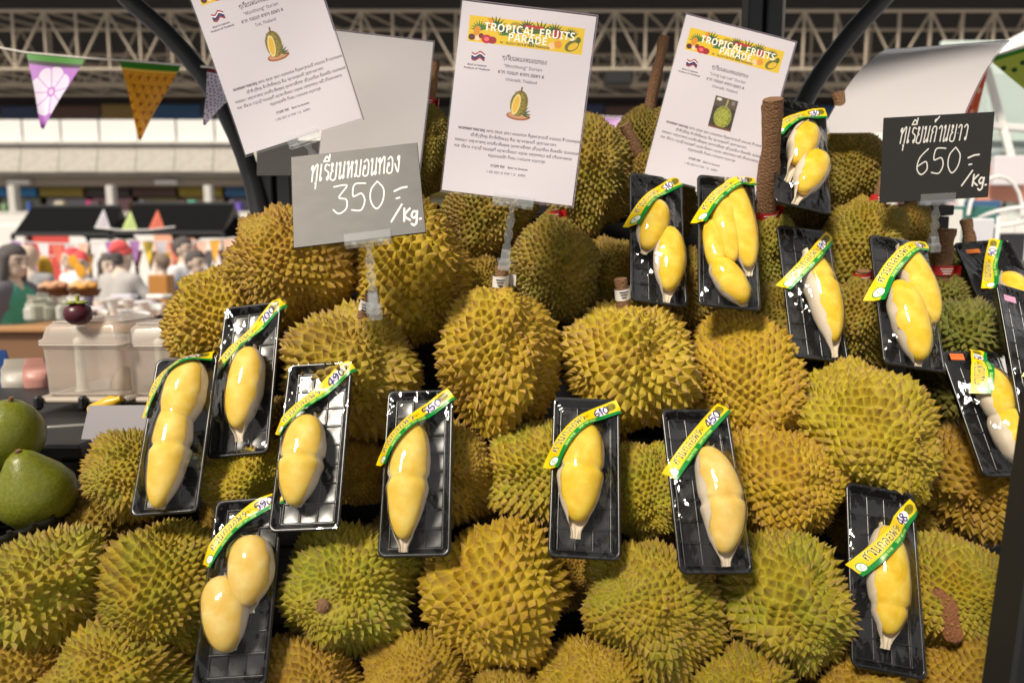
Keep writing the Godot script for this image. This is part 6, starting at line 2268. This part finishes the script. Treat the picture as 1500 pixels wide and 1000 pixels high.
	durian(1412, 492, 52, "dark0", Vector3(-0.25, 0.75, 0.55), 0.9, W, 0.0, "small dark green spiky durian right of the 420 tray", u)
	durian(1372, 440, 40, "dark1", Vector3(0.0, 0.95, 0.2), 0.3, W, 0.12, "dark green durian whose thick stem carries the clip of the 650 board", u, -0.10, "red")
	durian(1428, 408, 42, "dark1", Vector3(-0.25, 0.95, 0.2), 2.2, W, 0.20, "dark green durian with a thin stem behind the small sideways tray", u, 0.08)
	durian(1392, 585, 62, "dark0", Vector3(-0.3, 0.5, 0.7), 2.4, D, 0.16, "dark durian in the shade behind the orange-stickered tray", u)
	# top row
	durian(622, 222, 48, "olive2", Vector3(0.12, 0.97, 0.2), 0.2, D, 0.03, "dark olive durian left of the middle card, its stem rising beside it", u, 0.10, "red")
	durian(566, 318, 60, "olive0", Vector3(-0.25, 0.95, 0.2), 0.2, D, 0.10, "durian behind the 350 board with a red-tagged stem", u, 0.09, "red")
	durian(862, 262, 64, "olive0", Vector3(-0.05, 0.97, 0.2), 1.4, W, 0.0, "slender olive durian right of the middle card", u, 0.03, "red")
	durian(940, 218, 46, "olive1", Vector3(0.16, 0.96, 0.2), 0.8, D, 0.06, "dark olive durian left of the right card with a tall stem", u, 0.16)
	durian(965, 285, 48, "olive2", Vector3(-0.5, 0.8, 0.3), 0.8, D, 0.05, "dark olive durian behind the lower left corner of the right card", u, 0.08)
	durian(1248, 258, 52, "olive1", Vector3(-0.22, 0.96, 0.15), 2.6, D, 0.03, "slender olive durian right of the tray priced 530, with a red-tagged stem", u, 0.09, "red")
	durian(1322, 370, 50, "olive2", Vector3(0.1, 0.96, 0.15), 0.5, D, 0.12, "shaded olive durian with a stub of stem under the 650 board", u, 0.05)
	# inner fruit seen in the gaps
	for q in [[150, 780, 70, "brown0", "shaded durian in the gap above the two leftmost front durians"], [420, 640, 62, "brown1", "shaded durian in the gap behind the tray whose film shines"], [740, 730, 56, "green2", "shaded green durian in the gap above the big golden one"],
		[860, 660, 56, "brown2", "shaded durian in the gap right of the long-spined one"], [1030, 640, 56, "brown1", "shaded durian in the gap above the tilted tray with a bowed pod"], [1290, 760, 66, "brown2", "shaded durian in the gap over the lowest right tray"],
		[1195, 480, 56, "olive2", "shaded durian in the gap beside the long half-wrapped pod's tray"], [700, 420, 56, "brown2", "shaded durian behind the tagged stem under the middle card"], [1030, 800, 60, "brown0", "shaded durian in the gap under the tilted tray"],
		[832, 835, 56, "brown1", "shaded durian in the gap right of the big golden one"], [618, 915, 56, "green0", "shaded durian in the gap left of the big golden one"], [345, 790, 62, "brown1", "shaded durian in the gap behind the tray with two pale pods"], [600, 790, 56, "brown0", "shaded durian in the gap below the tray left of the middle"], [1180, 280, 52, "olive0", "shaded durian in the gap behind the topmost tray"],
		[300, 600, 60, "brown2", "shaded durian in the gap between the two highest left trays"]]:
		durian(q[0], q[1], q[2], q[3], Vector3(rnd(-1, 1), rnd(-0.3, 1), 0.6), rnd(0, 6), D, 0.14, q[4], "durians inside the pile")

func blemishes(eye_fruit: Node3D, scarred: Node3D) -> void:
	var eb := Mb.new()
	eb.ball(Vector3(0, 0.107, 0), Vector3(0.011, 0.006, 0.011), 8, 14)
	put("blossom_scar", eb.mesh(), M.bark, eye_fruit)
	var sb := Mb.new()
	var rows := []
	for j in 13:
		var l := PackedVector3Array()
		for i in 9:
			var u := i / 4.0 - 1.0
			var v := j / 6.0 - 1.0
			var w := sqrt(maxf(0.0, 1.0 - v * v)) * (0.018 + 0.003 * sin(v * 5.0))
			l.push_back(Vector3(u * w, v * 0.042, 0.006 * (1.0 - u * u) * (1.0 - v * v) + 0.0008 * sin(i * 3.0 + j * 2.0)))
		rows.push_back(l)
	sb.sheet(rows, Vector3(0, 0, 1))
	var out := (eye - scarred.position).normalized()
	var sx := Vector3(0.98, 0.15, 0).normalized()
	sx = (sx - out * sx.dot(out)).normalized()
	var cork := grain(mat(Color(1, 1, 1), 0.8), lin(0.16, 0.055, 0.02), lin(0.30, 0.12, 0.045), 0.03, 26.0, 15, 0.2)
	put("brown_scar", sb.mesh(), cork, scarred, scarred.transform.affine_inverse() * Transform3D(Basis(sx, out.cross(sx), out), scarred.position + out * 0.086 + look * Vector3(-0.006, -0.03, 0.0)))

func trays() -> void:
	var V := func(a, b, c, d, e, f, g, h): return [Vector2(a, b), Vector2(c, d), Vector2(e, f), Vector2(g, h)]
	var strip := [Vector2(-1.02, 0.02), Vector2(-0.55, 0.62), Vector2(0.98, 0.97)]
	tray({"q": V.call(232, 522, 322, 527, 294, 758, 190, 752), "seed": 1, "label": "tray with one long two-part pod priced 800, at the left end", "tone": "warm", "price": "800", "strip": [Vector2(-1.06, 0.22), Vector2(-0.62, 0.86), Vector2(0.86, 0.97)],
		"pods": [[0.2, 0.44, 0.46, 0.60, -4, [], 0.0], [-0.02, -0.28, 0.66, 0.62, -2, [0.1], 0.04]], "tails": [0.02, 0.0], "lap": 0.4})
	tray({"q": V.call(328, 449, 418, 446, 397, 668, 303, 671), "seed": 2, "label": "tray with one pod in a torn wrapper priced 700, highest of the left trays", "tone": "warm", "price": "700", "strip": [Vector2(-1.05, 0.02), Vector2(-0.3, 0.48), Vector2(1.02, 0.99)],
		"pods": [[0.1, -0.17, 0.52, 0.56, -3, [], 0.02]], "tails": [0.13], "lap": 0.5})
	tray({"q": V.call(425, 537, 528, 543, 502, 788, 407, 780), "seed": 3, "label": "tray whose film shines white over its upper half, one creased pod", "tone": "warm", "price": "490", "strip": [Vector2(-1.02, 0.1), Vector2(-0.4, 0.52), Vector2(1.0, 0.95)], "lean": 0.115, "out": 0.022, "face": Vector3(-0.067, 0.54, 0.838),
		"pods": [[-0.18, -0.22, 0.52, 0.60, -3, [0.0], 0.0]], "tails": [0.0], "lap": 0.5})
	tray({"q": V.call(325, 733, 428, 736, 402, 1008, 292, 1008), "seed": 4, "out": 0.02, "label": "tray with two pale pods priced 590, lowest of the left trays", "tone": "pale", "price": "590", "strip": [Vector2(-1.0, 0.26), Vector2(-0.5, 0.80), Vector2(0.98, 0.99)],
		"pods": [[0.30, 0.17, 0.38, 0.58, 4, [], 0.03], [-0.28, -0.26, 0.40, 0.56, 16, [], 0.03]], "tails": [0.08, 0.0], "lap": 0.3})
	tray({"q": V.call(566, 572, 668, 574, 658, 818, 556, 816), "seed": 5, "label": "tray with one creased pod priced 550, left of the middle", "tone": "warm", "price": "550", "strip": [Vector2(-1.02, 0.04), Vector2(-0.66, 0.44), Vector2(0.93, 0.94)],
		"pods": [[-0.22, -0.14, 0.68, 0.62, -2, [-0.02], 0.0]], "tails": [0.09], "lap": 0.5})
	tray({"q": V.call(811, 585, 907, 585, 910, 820, 802, 820), "seed": 6, "label": "tray with one creased pod priced 610, right of the middle", "tone": "rich", "price": "610", "strip": [Vector2(-1.02, 0.04), Vector2(-0.6, 0.62), Vector2(0.96, 0.9)],
		"pods": [[-0.16, 0.02, 0.62, 0.60, -3, [0.02], 0.0]], "tails": [0.14], "lap": 0.45})
	tray({"q": V.call(967, 604, 1065, 598, 1104, 838, 993, 846), "seed": 7, "label": "tray with one bowed pod priced 450, tilted to the left", "tone": "pale", "price": "450", "strip": [Vector2(-0.98, 0.12), Vector2(-0.25, 0.55), Vector2(0.92, 1.04)],
		"pods": [[0.16, -0.16, 0.63, 0.60, 2, [-0.05], 0.10]], "tails": [0.10], "lap": 0.5})
	tray({"q": V.call(1238, 716, 1334, 714, 1357, 987, 1243, 987), "seed": 8, "label": "tray with one bright yellow pod in front of the pile's lower right", "tone": "rich", "price": "48", "strip": [Vector2(-0.92, -0.02), Vector2(-0.1, 0.34), Vector2(0.98, 0.86)],
		"pods": [[-0.03, -0.04, 0.58, 0.54, -2, [-0.5], 0.02]], "tails": [0.12], "lap": 0.55})
	tray({"q": V.call(918, 258, 1001, 262, 1006, 455, 922, 441), "seed": 9, "label": "tray with two pods priced 510, under the right card's left corner", "tone": "rich", "price": "510", "strip": [Vector2(-1.0, 0.08), Vector2(-0.36, 0.66), Vector2(0.9, 0.96)],
		"pods": [[-0.24, 0.14, 0.40, 0.52, -14, [], 0.0], [0.30, -0.34, 0.48, 0.50, -2, [], 0.03]], "tails": [0.05, 0.16], "lap": 0.5})
	tray({"q": V.call(1020, 262, 1104, 262, 1113, 454, 1022, 454), "seed": 10, "label": "tray packed with three pods, below the right card", "tone": "rich", "price": "500", "strip": [Vector2(-1.0, 0.2), Vector2(-0.4, 0.72), Vector2(0.98, 0.99)],
		"pods": [[0.36, 0.25, 0.68, 0.46, 9, [], 0.02], [-0.12, 0.18, 0.56, 0.46, 8, [], 0.0], [-0.46, -0.14, 0.42, 0.38, 6, [], 0.0], [-0.02, -0.64, 0.34, 0.48, 32, [], 0.0]], "tails": [0.06, -1, -1, 0.05], "lap": 0.35})
	tray({"q": V.call(1133, 148, 1208, 156, 1218, 314, 1131, 303), "seed": 11, "label": "topmost tray, two half-wrapped pods priced 530", "tone": "rich", "price": "530", "strip": [Vector2(-1.0, 0.2), Vector2(-0.3, 0.72), Vector2(0.96, 0.86)], "lean": 0.13,
		"pods": [[-0.05, 0.10, 0.42, 0.50, -16, [], 0.0], [0.22, -0.40, 0.42, 0.52, -20, [], 0.0]], "tails": [0.34, 0.22], "lap": 0.75})
	tray({"q": V.call(1134, 335, 1214, 338, 1246, 530, 1155, 529), "seed": 12, "label": "tray with one long half-wrapped pod priced 490", "tone": "rich", "price": "490", "strip": [Vector2(-1.04, 0.0), Vector2(-0.2, 0.36), Vector2(1.0, 0.92)],
		"pods": [[0.16, -0.1, 0.66, 0.56, 8, [0.3], 0.06]], "tails": [0.14], "lap": 0.85})
	tray({"q": V.call(1268, 352, 1357, 352, 1384, 541, 1292, 543), "seed": 13, "label": "tray with two deep yellow pods side by side priced 420", "tone": "rich", "price": "420", "strip": [Vector2(-1.1, -0.08), Vector2(-0.36, 0.76), Vector2(0.98, 0.94)],
		"pods": [[0.34, 0.24, 0.60, 0.50, 14, [], 0.03], [-0.14, -0.34, 0.58, 0.54, 8, [], 0.02]], "tails": [0.03, 0.05], "lap": 0.4})
	tray({"q": V.call(1366, 513, 1466, 520, 1528, 702, 1438, 698), "seed": 14, "label": "tray with an orange sticker leaning at the right edge", "tone": "rich", "price": "54", "strip": [Vector2(-0.55, 0.2), Vector2(-0.25, 0.6), Vector2(0.3, 1.0)], "lean": 0.10, "yaw": 0.1,
		"pods": [[0.10, 0.22, 0.46, 0.56, 0, [], 0.03], [0.30, -0.42, 0.46, 0.52, 6, [], 0.0]], "tails": [0.08, 0.1], "lap": 0.7, "sticker": [-0.55, 0.88, lin(0.78, 0.16, 0.03)]})
	tray({"q": V.call(1443, 420, 1537, 432, 1576, 640, 1484, 628), "seed": 15, "label": "tray with a pink sticker cut by the right edge", "tone": "rich", "price": "50", "strip": [Vector2(-0.7, -0.4), Vector2(-0.2, 0.1), Vector2(0.9, 0.5)], "lean": 0.10,
		"pods": [[-0.05, -0.3, 0.56, 0.54, -6, [], 0.03]], "tails": [0.08], "lap": 0.6, "sticker": [-0.45, 0.82, lin(0.72, 0.36, 0.55)]})
	tray({"q": V.call(1397, 378, 1466, 352, 1535, 490, 1460, 520), "seed": 16, "label": "small tray turned sideways beside the 650 board's stem, orange sticker", "tone": "rich", "price": "90", "strip": [Vector2(-0.6, -0.1), Vector2(-0.1, 0.4), Vector2(0.5, 0.98)], "lean": 0.16, "out": 0.02,
		"pods": [[0.2, -0.3, 0.5, 0.5, 0, [], 0.03]], "tails": [0.08], "lap": 0.6, "sticker": [-0.4, 0.8, lin(0.78, 0.2, 0.03)]})

func signs() -> void:
	var V := func(a, b, c, d, e, f, g, h): return [Vector2(a, b), Vector2(c, d), Vector2(e, f), Vector2(g, h)]
	var c1 := card_image("\"Monthong\" Durian", "Trat, Thailand", false)
	var c2 := card_image("\"Monthong\" Durian", "Uttaradit, Thailand", false)
	var c3 := card_image("\"Long Lap Lae\" Durian", "Uttaradit, Thailand", true)
	card(V.call(248, -68, 457, -76, 524, 192, 368, 209), 0.205, -0.05, c1, "left fruit information card, tilted, with an opened durian pictured", 0.008, [0.0, 0.08, 0.115, 0.0, 0.055])
	card(V.call(672, 4, 879, 24, 833, 291, 652, 289), 0.21, -0.03, c2, "middle fruit information card standing upright on its clip", 0.004, [0.05, 0.04, 0.115, -0.01, 0.066])
	card(V.call(1008, 20, 1160, 68, 1104, 300, 942, 252), 0.224, 0.0, c3, "right fruit information card with a framed picture of a green durian", 0.007)
	card(V.call(480, 42, 641, 66, 604, 285, 470, 262), 0.215, -0.02, null, "back of a white card behind the left information card", 0.004)
	card(V.call(1310, 52, 1462, 43, 1374, 172, 1222, 174), 0.245, 0.24, null, "blank back of a bent white card above the 650 board", -0.03, [], true, 1.46)
	board(V.call(424, 222, 614, 218, 622, 347, 433, 358), 0.205, 0.05, board_image("ทุเรียนหมอนทอง", "350", 0.17, 3), "chalked price board reading 350 per kilogram, its grey sheen painted on", [0.06, 0.06, 0.125, -0.012, 0.073])
	board(V.call(1296, 166, 1456, 170, 1447, 294, 1289, 292), 0.205, -0.03, board_image("ทุเรียนก้านยาว", "650", 0.0, 7), "black price board reading 650 per kilogram", [0.03, 0.05, 0.10, -0.01, 0.066])
	board(V.call(376, 206, 470, 206, 470, 257, 376, 258), 0.15, 0.0, null, "small blank black board behind the left information card", [])
